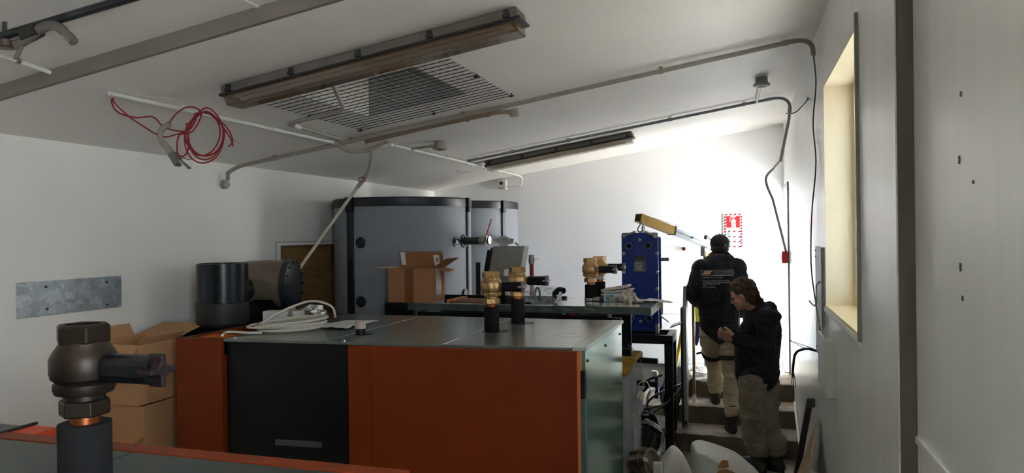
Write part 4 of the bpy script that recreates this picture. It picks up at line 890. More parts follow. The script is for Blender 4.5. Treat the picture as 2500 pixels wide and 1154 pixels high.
crumple('plastic_wrap', AY(1318, 722, 5.95), .13, .08, .075, .8, BAGC, 11, n=4, label='crumpled clear plastic wrap between the hood and the cable bundle', cat='plastic')
M().tube(spline([AY(1310, 738, 5.9), AY(1306, 715, 5.9), AY(1312, 702, 5.9), AY(1318, 715, 5.9), AY(1316, 738, 5.9)], 6), .010, 8).ob('grey_loop', TRAY, smooth=True, label='small grey looped strap inside the clear plastic wrap', cat='strap')
# cable bundle in split conduit
t = thing('cable_bundle', AY(1365, 735, 5.9), 'black corrugated conduit end with white wires fanning out, behind the far boiler', 'cable')
M().tube(spline([AY(1352, 730, 5.95), AY(1355, 716, 5.95), AY(1366, 707, 5.95), AY(1376, 710, 5.92)], 6), [.02]*6+[.026]*13, 12).ob('conduit_end', BLKMAT, t, smooth=True)
for k in range(6): M().tube(spline([AY(1366+k, 712, 5.9), AY(1362+k*1.6, 725, 5.88), AY(1353+k*4, 741, 5.86)], 4), .003, 5).ob('wire', WHITEP, t)

# things on the far plate
t = thing('folded_cloths', V(-.98, 5.98, 1.46), 'stack of folded pale cloths behind the medicine box on the far boiler', 'cloth')
c = AZ(1492, 720, 1.452); c = V(-1.055, 6.08, 1.45)
for k, (dx, w, h, r) in enumerate(((0, .14, .022, .0), (.012, .135, .018, .05), (-.008, .13, .016, -.04))):
    a = V(c.x+.04+dx, c.y-.02, 1.452+.10+k*.024-.07)
    m = M(); m.obox(a+V(0, 0, .02), V(w*.9, .0, .008*(k+.5)), V(0, .09, 0), V(0, 0, .010)); m.ob('folded_cloth', CLOTH, t, bevel=.009, seg=3)
M().box(c.x-.08, c.x+.15, c.y-.07, c.y+.05, 1.4505, 1.485).ob('folded_cloth', CLOTH, t, bevel=.01, seg=3)
t = thing('glove_box', V(-1.02, 5.90, 1.45), 'small blue and white printed box with a bar code on the far boiler', 'box')
M().box(-1.095, -.965, 5.875, 5.955, 1.4505, 1.512).ob('carton', mat('carton_pale', '#c8ccd0', .6), t, bevel=.002)
M().box(-1.082, -1.01, 5.8735, 5.875, 1.458, 1.506).ob('print_blue', mat('print_blue', '#2f6c9e', .5, col2='#8fb7b8', vscale=40), t); M().box(-1.045, -1.015, 5.872, 5.8735, 1.462, 1.488).ob('print_yellow', mat('print_yellow', '#b7bd5c', .5), t)
m = M()
for i in range(8): m.box(-1.0+i*.0042, -1.0+i*.0042+.002, 5.8735, 5.875, 1.46, 1.485)
m.ob('bar_code', BLKMAT, t)
t = thing('crumpled_paper', V(-.84, 5.85, 1.452), 'crumpled paper towel beside the round hole of the far boiler plate', 'paper')
crumple('wad', V(-.875, 5.80, 1.485), .055, .045, .05, .75, CLOTH, 5, n=3, parent=t)
for k in range(6):
    a = k*1.05; d = V(math.cos(a), math.sin(a)*.8, 0); M().prism([V(-.875, 5.80, 1.50)+d*.01, V(-.875, 5.80, 1.47)+d*.07+V(0, 0, .02), V(-.875, 5.80, 1.455)+d*.07+V(d.y, -d.x, 0)*.04, V(-.875, 5.80, 1.54)+d*.025+V(d.y, -d.x, 0)*.03], V(.0015, .001, .001)).ob('fold', CLOTH, t)
sheet('wrinkled_paper', (V(-1.0, 5.86, 0), V(-.78, 5.82, 0), V(-.66, 6.08, 0), V(-.92, 6.10, 0)), 1.452, '', CLOTH, amp=.014, seed=8, parent=t)
sheet('white_liner', (V(-.80, 5.88, 0), V(-.55, 5.80, 0), V(-.53, 5.86, 0), V(-.74, 6.1, 0)), 1.453, 'thin white sheet overhanging the right edge of the far boiler plate', PAPER, amp=.006, seed=4, hfun=lambda u, v: .008-.01*u)

# ================================================================ HEAT EXCHANGER on its stand
HXc = 6.95
t = thing('plate_heat_exchanger', V(-.95, HXc, 1.06), 'blue plate heat exchanger with two dark ports on top, on a black stand', 'heat exchanger')
a0 = AY(1517, 568, HXc); a1 = AY(1606, 570, HXc); hx0, hx1, hz1, hz0 = a0.x, a1.x, 2.012, 1.075
def rplate(m, x0, x1, z0, z1, y0, y1, r=.02):
    P = []
    for cx, cz, s in ((x1-r, z1-r, 0), (x0+r, z1-r, 1), (x0+r, z0+r, 2), (x1-r, z0+r, 3)):
        P += [V(cx+r*math.cos(PI/2*(s+i/4)), y0, cz+r*math.sin(PI/2*(s+i/4))) for i in range(5)]
    m.prism(P, V(0, y1-y0, 0))
m = M(); rplate(m, hx0, hx1, hz0, hz1, HXc, HXc+.022); m.ob('front_plate', BLUE, t, bevel=.002)
for k in range(9):
    m = M(); rplate(m, hx0+.02, hx1-.015, hz0+.02, hz1-.03, HXc+.03+k*.011, HXc+.036+k*.011); m.ob('plate', STEEL if k % 2 else mat('gasket_edge', '#3a3d40', .6), t)
m = M(); rplate(m, hx0, hx1+.012, hz0, hz1-.04, HXc+.14, HXc+.162); m.ob('rear_plate', BLUE, t, bevel=.002)
def HP(px, py): return AY(px, py, HXc)
for px, py in ((1536, 600), (1583, 599), (1560, 775), (1585, 776), (1540, 775)):
    if px == 1560: continue
    p = HP(px, py); pt = M().lathe([(.024, .0), (.032, .0), (.032, .05), (.028, .052), (.026, .05), (.026, -.001), (0, -.001)][::1], p, (.05, -1, 0), 28).ob('port', STEEL, t, smooth=True)
    M().lathe([(0, .03), (.026, .03), (.026, .032)], p, (.05, -1, 0), 20).ob('port_void', BLKMAT, pt)
for px, py in ((1523, 619), (1603, 618), (1523, 664), (1604, 664), (1604, 705), (1523, 706), (1562, 585), (1564, 784)):
    p = HP(px, py); ws = M().lathe([(.016, 0), (.016, .006), (.011, .007)], p, (0, -1, 0), 20).ob('washer', ZINC, t, smooth=True); M().lathe([(.010, .006), (.010, .018)], p, (0, -1, 0), 6).ob('nut', STEEL, ws)
    if px not in (1562, 1564): M().tube([p, p+V(0, .20, 0)], .006, 6).ob('tie_bolt', ZINC, t)
for px, ex in ((1524, 1549), (1600, 1576)):
    a = HP(px, 575); b = HP(ex, 566)
    M().lathe([(.011, 0), (.022, 0), (.022, .012), (.011, .012)], a, (0, -1, 0), 20).ob('lifting_eye', STEEL, t, smooth=True)
    M().bar(a+V(0, -.008, 0), b+V(0, -.008, 0), .012, .018).ob('lifting_arm', STEEL, t, bevel=.003)
    M().tube([b+V(0, -.01, -.0), b+V(0, .16, .0)], .012, 10).ob('lifting_bar', ZINC, t, smooth=True)
a = HP(1548, 624); b = HP(1577, 663); M().box(a.x, b.x, HXc-.003, HXc, b.z, a.z).ob('rating_label', mat('rating_label', '#7f8384', .35, metal=.3, col2='#54585a', vscale=16), t)
M().box(a.x, b.x, HXc-.004, HXc-.003, a.z-.05, a.z).ob('label_band', mat('label_band', '#2c3f3a', .4), t)
m = M(); rg = random.Random(3)
for i in range(4): m.box(a.x+.012, b.x-.02-rg.random()*.03, HXc-.0045, HXc-.003, b.z+.02+i*.018, b.z+.026+i*.018)
m.ob('label_lines', mat('label_line', '#b9bcba', .5), t)
a = AY(1611, 629, HXc+.15); b = AY(1633, 637, HXc+.15); M().box(a.x-.02, b.x, HXc+.150, HXc+.155, b.z, a.z).ob('tag', mat('tag_grey', '#74777c', .5), t)
a = AY(1612, 770, HXc+.1); M().bar(a, a+V(.08, 0, -.06), .02, .012).ob('drain_lever', ZINC, t, bevel=.003)
p = HP(1606, 795); M().box(p.x-.02, p.x+.012, HXc-.04, HXc+.02, 1.06, 1.15).ob('foot_bracket', ZINC, t)
t = thing('exchanger_stand', V(-.9, 6.9, 0), 'black steel stand with four legs under the blue heat exchanger', 'stand')
sx0, sx1, sy0, sy1, sz = -1.26, -.625, 6.72, 7.16, 1.07
for x, y in ((sx1-.045, sy0), (sx1-.045, sy1-.09), (sx0, sy0), (sx0, sy1-.09)):
    M().box(x-.03, x+.045, y, y+.07, .012, sz-.05).ob('leg', BLKMAT, t, bevel=.003)
    M().box(x-.06, x+.075, y-.04, y+.11, 0, .012).ob('foot_plate', mat('foot_steel', '#6b6764', .5, metal=.3), t)
    M().lathe([(.012, .0), (.012, .03)], V(x+.06, y-.02, .012), (0, 0, 1), 6).ob('anchor_bolt', ZINC, t)
m = M(); m.box(sx0-.03, sx1, sy0, sy0+.05, sz-.08, sz); m.box(sx0-.03, sx1, sy1-.05, sy1, sz-.08, sz); m.box(sx0-.03, sx0+.03, sy0+.05, sy1-.05, sz-.08, sz); m.box(sx1-.06, sx1, sy0+.05, sy1-.05, sz-.08, sz)
m.ob('top_frame', BLKMAT, t, bevel=.002)
M().obox(V(sx1+.02, 6.93, 1.15), V(.05, 0, .02), V(0, .1, 0), V(0, 0, .006)).ob('bracket', ZINC, t)
M().box(sx1-.07, sx1-.0, sy0-.005, sy0, .30, sz).ob('leg_stripe', ZINC, t) if False else None
# board leaning on the back wall seen below the exchanger
M().box(-1.75, -.62, YB-.06, YB-.045, .42, .93).ob('white_board', WHITE, label='white board against the foot of the back wall, behind the black stand', cat='board', bevel=.003)

# ================================================================ CRANE HOIST
t = thing('hoist_crane', V(-.45, 8.25, .2), 'small hoist crane with yellow boom tip, aluminium arm and yellow post', 'crane')
B0 = AY(1558, 531, 7.02); B1 = AY(1642, 563, 7.42); B2 = AY(1752, 607, 8.02)
m = M(); d = (B1-B0).normalized(); side = d.cross(V(0, 0, 1)).normalized(); up = side.cross(d)
wd = .05
def hollow(m, a, b, w, h, th=.006):
    for s in (-1, 1):
        m.bar(a+side*s*(w/2-th/2), b+side*s*(w/2-th/2), th, h, up=up); m.bar(a+up*s*(h/2-th/2), b+up*s*(h/2-th/2), w-2*th, th, up=up)
hollow(m, B0, B1, .085, .080); m.ob('boom_tip', YEL, t)
M().bar(B0+d*.04, B0+d*.05, .07, .066, up=up).ob('bore', BLKMAT, t)
M().bar(B0-d*.002, B0+d*.004, .070, .064, up=up).ob('bore', BLKMAT, t)
M().bar(B1-d*.012, B1+d*.004, .095, .09, up=up).ob('collar', BLACK, t)
M().bar(B1-d*.02, B2, .070, .070, up=up).ob('boom_arm', ALU, t, bevel=.004)
M().bar(B1-d*.0-up*.0-side*.0, B2, .074, .010, up=up).ob('arm_rib', mat('alu_rib', '#9aa3a9', .3, metal=.6), t)  # rib in a slightly darker aluminium
fs_ = -1 if side.y > 0 else 1
for s_, a in ((.10, B0), ): M().lathe([(.010, 0), (.010, .008)], a+d*.10+side*fs_*.043, side*fs_, 12).ob('bolt', STEEL, t)
q = B1.lerp(B2, .36); M().lathe([(.009, 0), (.009, .01)], q+side*fs_*.035, side*fs_, 10).ob('bolt', BLKMAT, t)
q = B1.lerp(B2, .70); M().bar(q+up*.02, q+up*.09, .03, .012).ob('cable_guide', BLKMAT, t)
M().tube([B0+d*.05+up*.045, B1+up*.07, q+up*.085], .002, 5).ob('rope', STEEL, t)
M().tube([q+up*.085, B2+V(.05, 0, .0)], .006, 6).ob('rope', TRAY, t)
# mast, strut, base
M().tube([V(-.34, 8.22, B2.z-.05), V(-.34, 8.22, .52)], .030, 14).ob('mast', YEL, t, smooth=True)
M().bar(AY(1716, 600, 8.0)+V(0, 0, .02), AY(1716, 625, 8.0), .05, .045).ob('strut_bracket', ZINC, t, bevel=.004)
M().tube([AY(1720, 612, 8.0), AY(1722, 640, 8.0)], .018, 12).ob('strut', YEL, t, smooth=True)
M().tube([AY(1722, 636, 8.0), AY(1730, 830, 8.05)], .016, 12).ob('strut', NAVY, t, smooth=True)
M().lathe([(.07, 0), (.05, .01), (.05, .42), (.065, .43), (.065, .47), (.045, .48)], V(-.375, 8.22, .51), (0, 0, 1), 24).ob('base_column', GREYC, t, smooth=True)
M().tube([AY(1714, 860, 8.1), AY(1700, 863, 8.1)], .012, 10).ob('crank_handle', BLKMAT, t, smooth=True)
M().tube([AY(1724, 858, 8.15), AY(1713, 860, 8.1)], .006, 8).ob('crank_arm', ZINC, t, smooth=True)
t = thing('lifting_hook', AY(1568, 555, 7.04), 'steel swivel hook and short chain hanging from the yellow boom tip', 'hook')
hk = lambda px, py, dy=0: AY(px, py, 7.0+dy)
M().tube([hk(1564+3.5*math.cos(a), 541+5*math.sin(a), .03) for a in [i*PI/8 for i in range(16)]], .004, 6, closed=True).ob('ring', STEEL, t, smooth=True)
M().tube(spline([hk(1563, 548, .03), hk(1560, 553), hk(1557, 558), hk(1558, 564), hk(1564, 566), hk(1568, 562), hk(1570, 553), hk(1568, 549)], 6), .007, 8).ob('hook', STEEL, t, smooth=True)
def link(cx, cy, w, h, parent, y=0, face=0):
    pts = []
    for i in range(16):
        a = 2*PI*i/16; x = w*math.cos(a); y2 = h*math.sin(a)
        p = hk(cx, cy+y2, -.03) if face else hk(cx+x, cy+y2, -.03)
        if face: p += V(0, x/250, 0)
        pts.append(p)
    M().tube(pts, .0045, 6, closed=True).ob('chain_link', STEEL, parent, smooth=True)
link(1569, 548, 3, 7, t, face=1); link(1570, 557, 3.2, 6, t); link(1570, 567, 3, 6, t, face=1); link(1570, 575, 3.2, 8, t)
# yellow pole, broom handle and boards by the steps
t = thing('yellow_leg', AY(1645, 900, 7.9), 'leaning yellow pole with a grey foot left of the steps', 'pole')
a = AY(1672, 770, 7.85); b = AY(1650, 893, 7.85); c2 = AY(1641, 935, 7.85)
M().tube([a, b], .019, 12).ob('pole', YELB, t, smooth=True); M().tube([b, V(b.x*1.5-a.x*.5, 7.85, .2)], .015, 12).ob('foot', ALU, t, smooth=True)
# ================================================================ PEOPLE
def cap_chain(m, pts, rs, n=14):
    pts = [Vector(p) for p in pts]
    m.tube(pts, rs, n); 
    for p, r in zip(pts, rs): m.ball(p, r*.998, n=14, m=9)
def organic(name, m, mt, parent, voxel=.012, smooth=4, nz=0.0, nsc=8.0, seed=0, fold=0.0, **k):
    me = bpy.data.meshes.new('tmp'); me.from_pydata(m.v, [], m.f)
    b = bmesh.new(); b.from_mesh(me); bmesh.ops.recalc_face_normals(b, faces=b.faces); b.to_mesh(me); b.free()
    o = bpy.data.objects.new('tmp', me); COL.objects.link(o)
    md = o.modifiers.new('r', 'REMESH'); md.mode = 'VOXEL'; md.voxel_size = voxel
    s = o.modifiers.new('s', 'SMOOTH'); s.iterations = smooth; s.factor = .5
    bpy.context.view_layer.update()
    em = bpy.data.meshes.new_from_object(o.evaluated_get(bpy.context.evaluated_depsgraph_get()))
    vs = []
    for v in em.vertices:
        p = v.co.copy(); a = 0
        if nz: a += nz*noise.noise(p*nsc+V(seed, 0, 0))
        if fold: a += fold*(noise.noise(V(p.x*6+seed, p.y*6, p.z*26+noise.noise(p*7)*3)))
        vs.append(p+v.normal*a)
    fs = [list(p.vertices) for p in em.polygons]
    bpy.data.objects.remove(o); bpy.data.meshes.remove(me); bpy.data.meshes.remove(em)
    r = M(); r.v = vs; r.f = fs; r.m = [0]*len(fs)
    return r.ob(name, mt, parent, smooth=True, angle=80, weld=False, **k)
def hand(m, w, d, palm, curl=.9, flip=1):
    """w wrist, d pointing direction, palm = direction the palm faces"""
    d = Vector(d).normalized(); pn = Vector(palm); pn = (pn-d*pn.dot(d)).normalized(); s = d.cross(pn)*flip
    w = Vector(w)
    for i in range(4):
        q = w+s*(.027-.018*i); cap_chain(m, [w+s*(.014-.009*i), q+d*.045, q+d*.085], [.016, .012, .0105], 10)
        L = (.040, .046, .043, .033)[i]; p = q+d*.088; a = .25
        pts = [p]; 
        for f_, seg in enumerate((L, L*.65, L*.5)):
            dd = (d*math.cos(a*curl)+pn*math.sin(a*curl)); pts.append(pts[-1]+dd*seg); a += .75
        cap_chain(m, pts, [.0098, .0090, .0082, .0070], 8)
    b = w+s*.022+d*.022; q = b+s*.026+d*.024+pn*.012
    cap_chain(m, [b, q, q+(s*.25+d*.85+pn*.35).normalized()*.032, q+(s*.05+d*.9+pn*.55).normalized()*.055], [.015, .012, .0105, .0085], 8)
def head(m, c, f, up, s=1.0):
    """skull with jaw, nose, brow and ears; c centre, f facing"""
    f = Vector(f).normalized(); up = Vector(up); up = (up-f*up.dot(f)).normalized(); l = up.cross(f)
    R = Matrix((f, l, up)).transposed(); P = lambda a, b, h: c+(f*a+l*b+up*h)*s
    m.ball(P(-.012, 0, .028), .098*s, .078*s, .092*s, 18, 12, R)
    m.ball(P(.022, 0, -.035), .070*s, .062*s, .075*s, 16, 10, R)
    m.ball(P(.045, 0, -.078), .042*s, .045*s, .034*s, 14, 8, R)
    m.ball(P(.070, 0, -.092), .020*s, .024*s, .016*s, 10, 8, R)     # chin
    m.ball(P(.066, 0, .022), .024*s, .052*s, .014*s, 12, 8, R)      # brow
    cap_chain(m, [P(.078, 0, .010), P(.100, 0, -.022)], [.010*s, .014*s], 8)
    m.ball(P(.100, 0, -.026), .014*s, .018*s, .010*s, 10, 6, R)
    m.ball(P(.080, 0, -.052), .013*s, .026*s, .006*s, 10, 6, R); m.ball(P(.077, 0, -.063), .013*s, .024*s, .007*s, 10, 6, R)
    for q in (-1, 1):
        m.ball(P(-.005, q*.078, -.005), .020*s, .009*s, .032*s, 10, 8, R)
        m.ball(P(.052, q*.042, -.022), .026*s, .022*s, .022*s, 10, 8, R)   # cheek
    return P, R
# ---- man in the cap, climbing the steps with his back to us
A = lambda px, py, y: AY(px, py, y)
t = thing('person', V(-.15, 7.1, .17), 'man in a dark cap and black printed hoodie climbing the steps, seen from behind', 'person')
hip = (A(1735, 822, 7.12), A(1781, 822, 7.12)); kn = (A(1747, 888, 7.34), A(1788, 908, 7.12))
an = (A(1747, 972, 7.34), A(1786, 1029, 6.95)); sh = (A(1712, 655, 7.15), A(1799, 655, 7.19))
el = (A(1687, 718, 7.06), A(1816, 722, 7.12)); wr = (A(1706, 742, 7.30), A(1806, 765, 7.34))
pel = A(1758, 808, 7.12); wst = A(1757, 768, 7.12); cst = A(1756, 690, 7.16); nk = A(1757, 632, 7.20); hd = A(1757, 605, 7.24)
m = M()
cap_chain(m, [pel, wst, cst, nk-V(0, 0, .03)], [.125, .12, .13, .07]); cap_chain(m, [nk-V(0, 0, .05), hd-V(0, .01, .03)], [.058, .056])
P1, R1 = head(m, hd, V(-.12, 1, -.12), V(0, .12, 1), 1.0)
for i in (0, 1):
    cap_chain(m, [nk-V(0, 0, .07), sh[i], el[i], wr[i]], [.06, .058, .042, .028]); cap_chain(m, [pel, hip[i], kn[i], an[i]], [.09, .085, .055, .038])
hand(m, wr[0], V(.05, .8, .15), V(.3, 0, -1), .7, 1); hand(m, wr[1], V(-.1, .8, 0), V(-.3, 0, -1), .9, -1)
for i in (0, 1): cap_chain(m, [an[i], V(an[i].x, an[i].y+.08, (.34, .17)[i]+.05)], [.036, .03])
organic('body', m, SKIN, t, .0075, 3)
m = M()
cap_chain(m, [pel+V(0, 0, .03), wst, cst-V(0, 0, .02), cst+V(0, .01, .10)], [.165, .165, .175, .15])
for s_ in (-1, 1):
    cap_chain(m, [pel+V(s_*.05, 0, .03), wst+V(s_*.055, 0, 0), cst+V(s_*.07, 0, 0), cst+V(s_*.05, 0, .11)], [.135, .135, .145, .115])
for i in (0, 1):
    cap_chain(m, [cst.lerp(sh[i], .5)+V(0, 0, .05), sh[i], sh[i].lerp(el[i], .5), el[i], el[i].lerp(wr[i], .55), wr[i]], [.105, .098, .082, .072, .058, .042])
cap_chain(m, [nk+V(-.06, -.04, -.07), nk+V(-.085, .0, -.01), nk+V(-.06, .05, .03)], [.065, .052, .04]); cap_chain(m, [nk+V(.06, -.04, -.07), nk+V(.085, .0, -.01), nk+V(.06, .05, .03)], [.065, .052, .04])
cap_chain(m, [nk+V(-.07, -.03, -.01), nk+V(0, -.065, .0), nk+V(.07, -.03, -.01)], [.048, .05, .048]); cap_chain(m, [nk+V(-.06, -.05, -.06), nk+V(0, -.075, -.10), nk+V(.06, -.05, -.06)], [.06, .05, .06])
hood1 = organic('hoodie', m, HOODIE, t, .011, 5, .010, 5, 3, .008)
m = M()
for i in (0, 1):
    k_ = kn[i]; a_ = an[i]
    cap_chain(m, [pel+V(0, 0, .02), hip[i], hip[i].lerp(k_, .5), k_, k_.lerp(a_, .5), a_+V(0, 0, .10)], [.13, .115, .105, .085, .080, .074])
tr = organic('trousers', m, TROUS, t, .010, 4, .008, 9, 2, .016)
for i in (0, 1):
    k_ = kn[i]; h_ = hip[i]; q = h_.lerp(k_, .55); dd = (k_-h_).normalized()
    M().lathe([(.112, -.022), (.114, 0), (.111, .022)], q, dd, 24).ob('thigh_band', mat('dark_patch', '#2d2a2a', .85), tr, smooth=True)
def boot(name, a, f, gz, parent, s=1.0, mt=BOOT):
    f = Vector(f).normalized(); l = V(-f.y, f.x, 0); g = V(a.x, a.y, gz); m = M()
    cap_chain(m, [a+V(0, 0, .12), a+V(0, 0, .05), g+V(0, 0, .07)], [.062*s, .056*s, .054*s]); cap_chain(m, [g+f*-.035+V(0, 0, .05), g+f*.09+V(0, 0, .052), g+f*.165+V(0, 0, .042)], [.046*s, .048*s, .038*s])
    m.obox(g+f*.06+V(0, 0, .028), f*.135, l*.042, V(0, 0, .014))
    o = organic(name, m, mt, parent, .008, 3)
    m = M(); n = 16; P = []
    for i in range(n):
        an_ = 2*PI*i/n; P.append(g+f*(.062+.148*math.cos(an_))+l*.050*math.sin(an_)*(1.0 if math.cos(an_) > 0 else .9))
    m.prism(P, V(0, 0, .026)); m.ob('sole', mat('sole_rubber', '#171616', .8), o)
    return o
boot('boot', an[0], V(-.1, 1, 0), .341, t); boot('boot', an[1], V(-.15, 1, 0), .171, t)
# cap
m = M(); m.ball(P1(-.012, 0, .045), .108, .092, .088, 24, 14, R1)
cp = organic('cap_crown', m, CAPM, t, .008, 1)
b = bmesh.new(); b.from_mesh(cp.data); bmesh.ops.bisect_plane(b, geom=b.verts[:]+b.edges[:]+b.faces[:], plane_co=P1(0, 0, .012)-cp.parent.location, plane_no=R1 @ V(.10, 0, -1), clear_outer=True)
b.to_mesh(cp.data); b.free(); md = cp.modifiers.new('s', 'SOLIDIFY'); md.thickness = .004
m = M(); f_, l_, u_ = R1 @ V(1, 0, 0), R1 @ V(0, 1, 0), R1 @ V(0, 0, 1)
m.prism([P1(.075+.075*math.sin(a), .075*math.cos(a), .022+.0) for a in [i*PI/10 for i in range(11)]], u_*.005); m.ob('peak', CAPM, cp)
M().lathe([(.009, 0), (.006, .006)], P1(-.012, 0, .132), u_, 12).ob('button', CAPM, cp)
M().obox(P1(-.100, -.040, .020), R1 @ V(.004, .010, 0), R1 @ V(.0015, -.0008, 0), u_*.009).ob('cap_label', PRINT, cp)
m = M(); m.tube([P1(-.108+.012*math.cos(a)*0, .034*math.cos(a), .030+.026*math.sin(a)) for a in [i*PI/10 for i in range(11)]], .004, 6); m.ob('cap_opening', BLKMAT, cp)
m = M(); m.ball(P1(-.022, 0, -.012), .094, .079, .062, 20, 12, R1); organic('short_hair', m, HAIRD, t, .008, 2, .003, 60)
# print on the back
bpy.context.view_layer.update()
dg = bpy.context.evaluated_depsgraph_get()
bv = BVHTree.FromPolygons([hood1.matrix_world @ v.co for v in hood1.data.vertices], [list(p.vertices) for p in hood1.data.polygons])
def onback(px, py, lift=.002):
    D = ray(px, py).normalized(); h = bv.ray_cast(CAM, D)
    p = h[0] if h[0] is not None else A(px, py, 7.0)
    return p-V(0, lift, 0)
m = M()
def patch(m, pts, n=10, lift=.003, mi=0):  # quad px corners tl tr br bl
    vs = []; 
    for i in range(n+1):
        for j in range(4):
            u, v = i/n, j/3; x = (pts[0][0]*(1-u)+pts[1][0]*u)*(1-v)+(pts[3][0]*(1-u)+pts[2][0]*u)*v; y = (pts[0][1]*(1-u)+pts[1][1]*u)*(1-v)+(pts[3][1]*(1-u)+pts[2][1]*u)*v
            vs.append(onback(x, y, lift))
    m.add(vs, [(i*4+j, (i+1)*4+j, (i+1)*4+j+1, i*4+j+1) for i in range(n) for j in range(3)], mi)
for q in (((1712, 659.5), (1790, 658), (1790, 659), (1712, 660.8)), ((1712, 672), (1790, 671), (1790, 672.2), (1712, 673.2)), ((1711.5, 660), (1713, 660), (1713, 673), (1711.5, 673)), ((1789, 658.5), (1790.3, 658.5), (1790.3, 672), (1789, 672))): patch(m, q)
m.ob('print_frame', PRINT, hood1)
m = M(); patch(m, ((1719, 661.5), (1738, 661), (1733, 670), (1714.5, 670.5))); m.ob('print_logo', PRINTO, hood1)
m = M()
def ptext(s, x0, y0, wpx, hpx):
    vs, fs = text_bm(s, 1, 'LEFT'); w = max(v.x for v in vs)
    m.add([onback(x0+v.x/w*wpx, y0-v.y*hpx*1.3-(v.x/w*wpx)*.012, .0035) for v in vs], fs)
ptext('MARINE, MECHANICAL', 1740, 665.2, 47, 3.6); ptext('& PROCESS SERVICES', 1742, 670.6, 43, 3.6)
ptext('"HIGH SERVICES WE DO BEST"', 1714, 678.8, 51, 2.9)
ptext('MARINE & SPECIALTY HARD SERVICES', 1715, 686.4, 66, 2.8); ptext('MACHINERY & INDUSTRIAL GAS DESIGN', 1715, 690.8, 70, 2.8); ptext('PNEUMATIC ENGINEERING', 1714.5, 694.6, 44, 2.8)
ptext('TRADE', 1714.5, 698, 10, 2.6); ptext('SHARE TO WELLBEING', 1714, 701.8, 32, 2.6)
m.ob('print_lettering', PRINT, hood1)

# ---- young man with curly hair, head bowed over something in his hands
t = thing('person', V(.18, 6.42, 0), 'young person with curly brown hair, black hoodie, head bowed, at the foot of the steps', 'person')
pel = A(1850, 925, 6.46); wst = A(1852, 880, 6.45); cst = A(1860, 800, 6.43); nk = A(1848, 752, 6.41); hd = A(1812, 722, 6.38)
hip = (A(1838, 935, 6.38), A(1868, 935, 6.53)); kn = (A(1836, 1020, 6.33), A(1872, 1022, 6.47)); an = (A(1850, 1118, 6.40), A(1893, 1116, 6.46))
sh = (A(1872, 778, 6.28), A(1842, 776, 6.58)); el = (A(1874, 848, 6.22), A(1828, 846, 6.58)); wr = (A(1794, 822, 6.22), A(1792, 826, 6.42))
m = M()
cap_chain(m, [pel, wst, cst, nk-V(0, 0, .05)], [.115, .11, .12, .07]); cap_chain(m, [nk-V(-.01, 0, .04), hd+V(.045, 0, -.045)], [.058, .052])
fdir = V(-1, .05, -.42); P2, R2 = head(m, hd, fdir, V(-.42, 0, 1), .98)
for i in (0, 1):
    cap_chain(m, [nk-V(0, 0, .08), sh[i], el[i], wr[i]], [.06, .055, .040, .027]); cap_chain(m, [pel, hip[i], kn[i], an[i]], [.085, .08, .052, .036])
    cap_chain(m, [an[i], V(an[i].x-.08, an[i].y+.05, .045)], [.036, .03])
hand(m, wr[0], V(-1, .25, .12), V(.0, .8, .55), 1.25, -1); hand(m, wr[1], V(-1, -.25, .10), V(0, -.6, .75), 1.3, 1)
organic('body', m, SKIN, t, .0065, 2)
for q in (-1, 1):
    M().ball(P2(.078, q*.030, .006), .011).ob('eye', mat('eye_dark', '#3b2b26', .3), t, smooth=True); 
m = M(); m.obox(A(1766, 816, 6.31), V(.018, .0, .05), V(0, .037, 0), V(.004, 0, 0)); m.ob('phone', BLKMAT, None, label='small dark phone held in the hands of the curly-haired person', cat='phone', bevel=.002)
m = M()
cap_chain(m, [pel+V(0, 0, .05), wst, wst.lerp(cst, .5), cst, cst+V(-.02, 0, .09)], [.175, .165, .17, .165, .13])
cap_chain(m, [pel+V(-.04, 0, .05), wst+V(-.05, 0, 0), cst+V(-.05, 0, -.03)], [.15, .15, .14])
for i in (0, 1):
    cap_chain(m, [cst.lerp(sh[i], .5)+V(0, 0, .03), sh[i], sh[i].lerp(el[i], .5), el[i], el[i].lerp(wr[i], .5), wr[i].lerp(el[i], .06)], [.11, .098, .082, .078, .060, .042])
cap_chain(m, [nk+V(.06, -.09, -.02), nk+V(.10, -.04, .0), nk+V(.11, .04, .0), nk+V(.06, .09, -.02)], [.058, .06, .06, .055]); cap_chain(m, [nk+V(.05, -.09, -.04), nk+V(-.04, -.05, -.075), nk+V(-.045, .05, -.075), nk+V(.05, .09, -.04)], [.055, .045, .045, .055])
cap_chain(m, [nk+V(.10, -.03, -.03), nk+V(.14, 0, -.07), nk+V(.12, 0, -.13)], [.06, .06, .05])
organic('hoodie', m, HOODIE, t, .011, 5, .010, 5, 9, .008)
m = M()
for i in (0, 1):
    k_ = kn[i]; a_ = an[i]
    cap_chain(m, [pel, hip[i], hip[i].lerp(k_, .5), k_, k_.lerp(a_, .5), a_+V(0, 0, .13), a_+V(0, 0, .09)], [.13, .125, .112, .100, .102, .104, .094])
organic('trousers', m, TROUS2, t, .010, 4, .008, 9, 5, .016)
boot('boot', an[0], V(-.75, .65, 0), .001, t, 1.12); boot('boot', an[1], V(-.8, .6, 0), .001, t, 1.12)
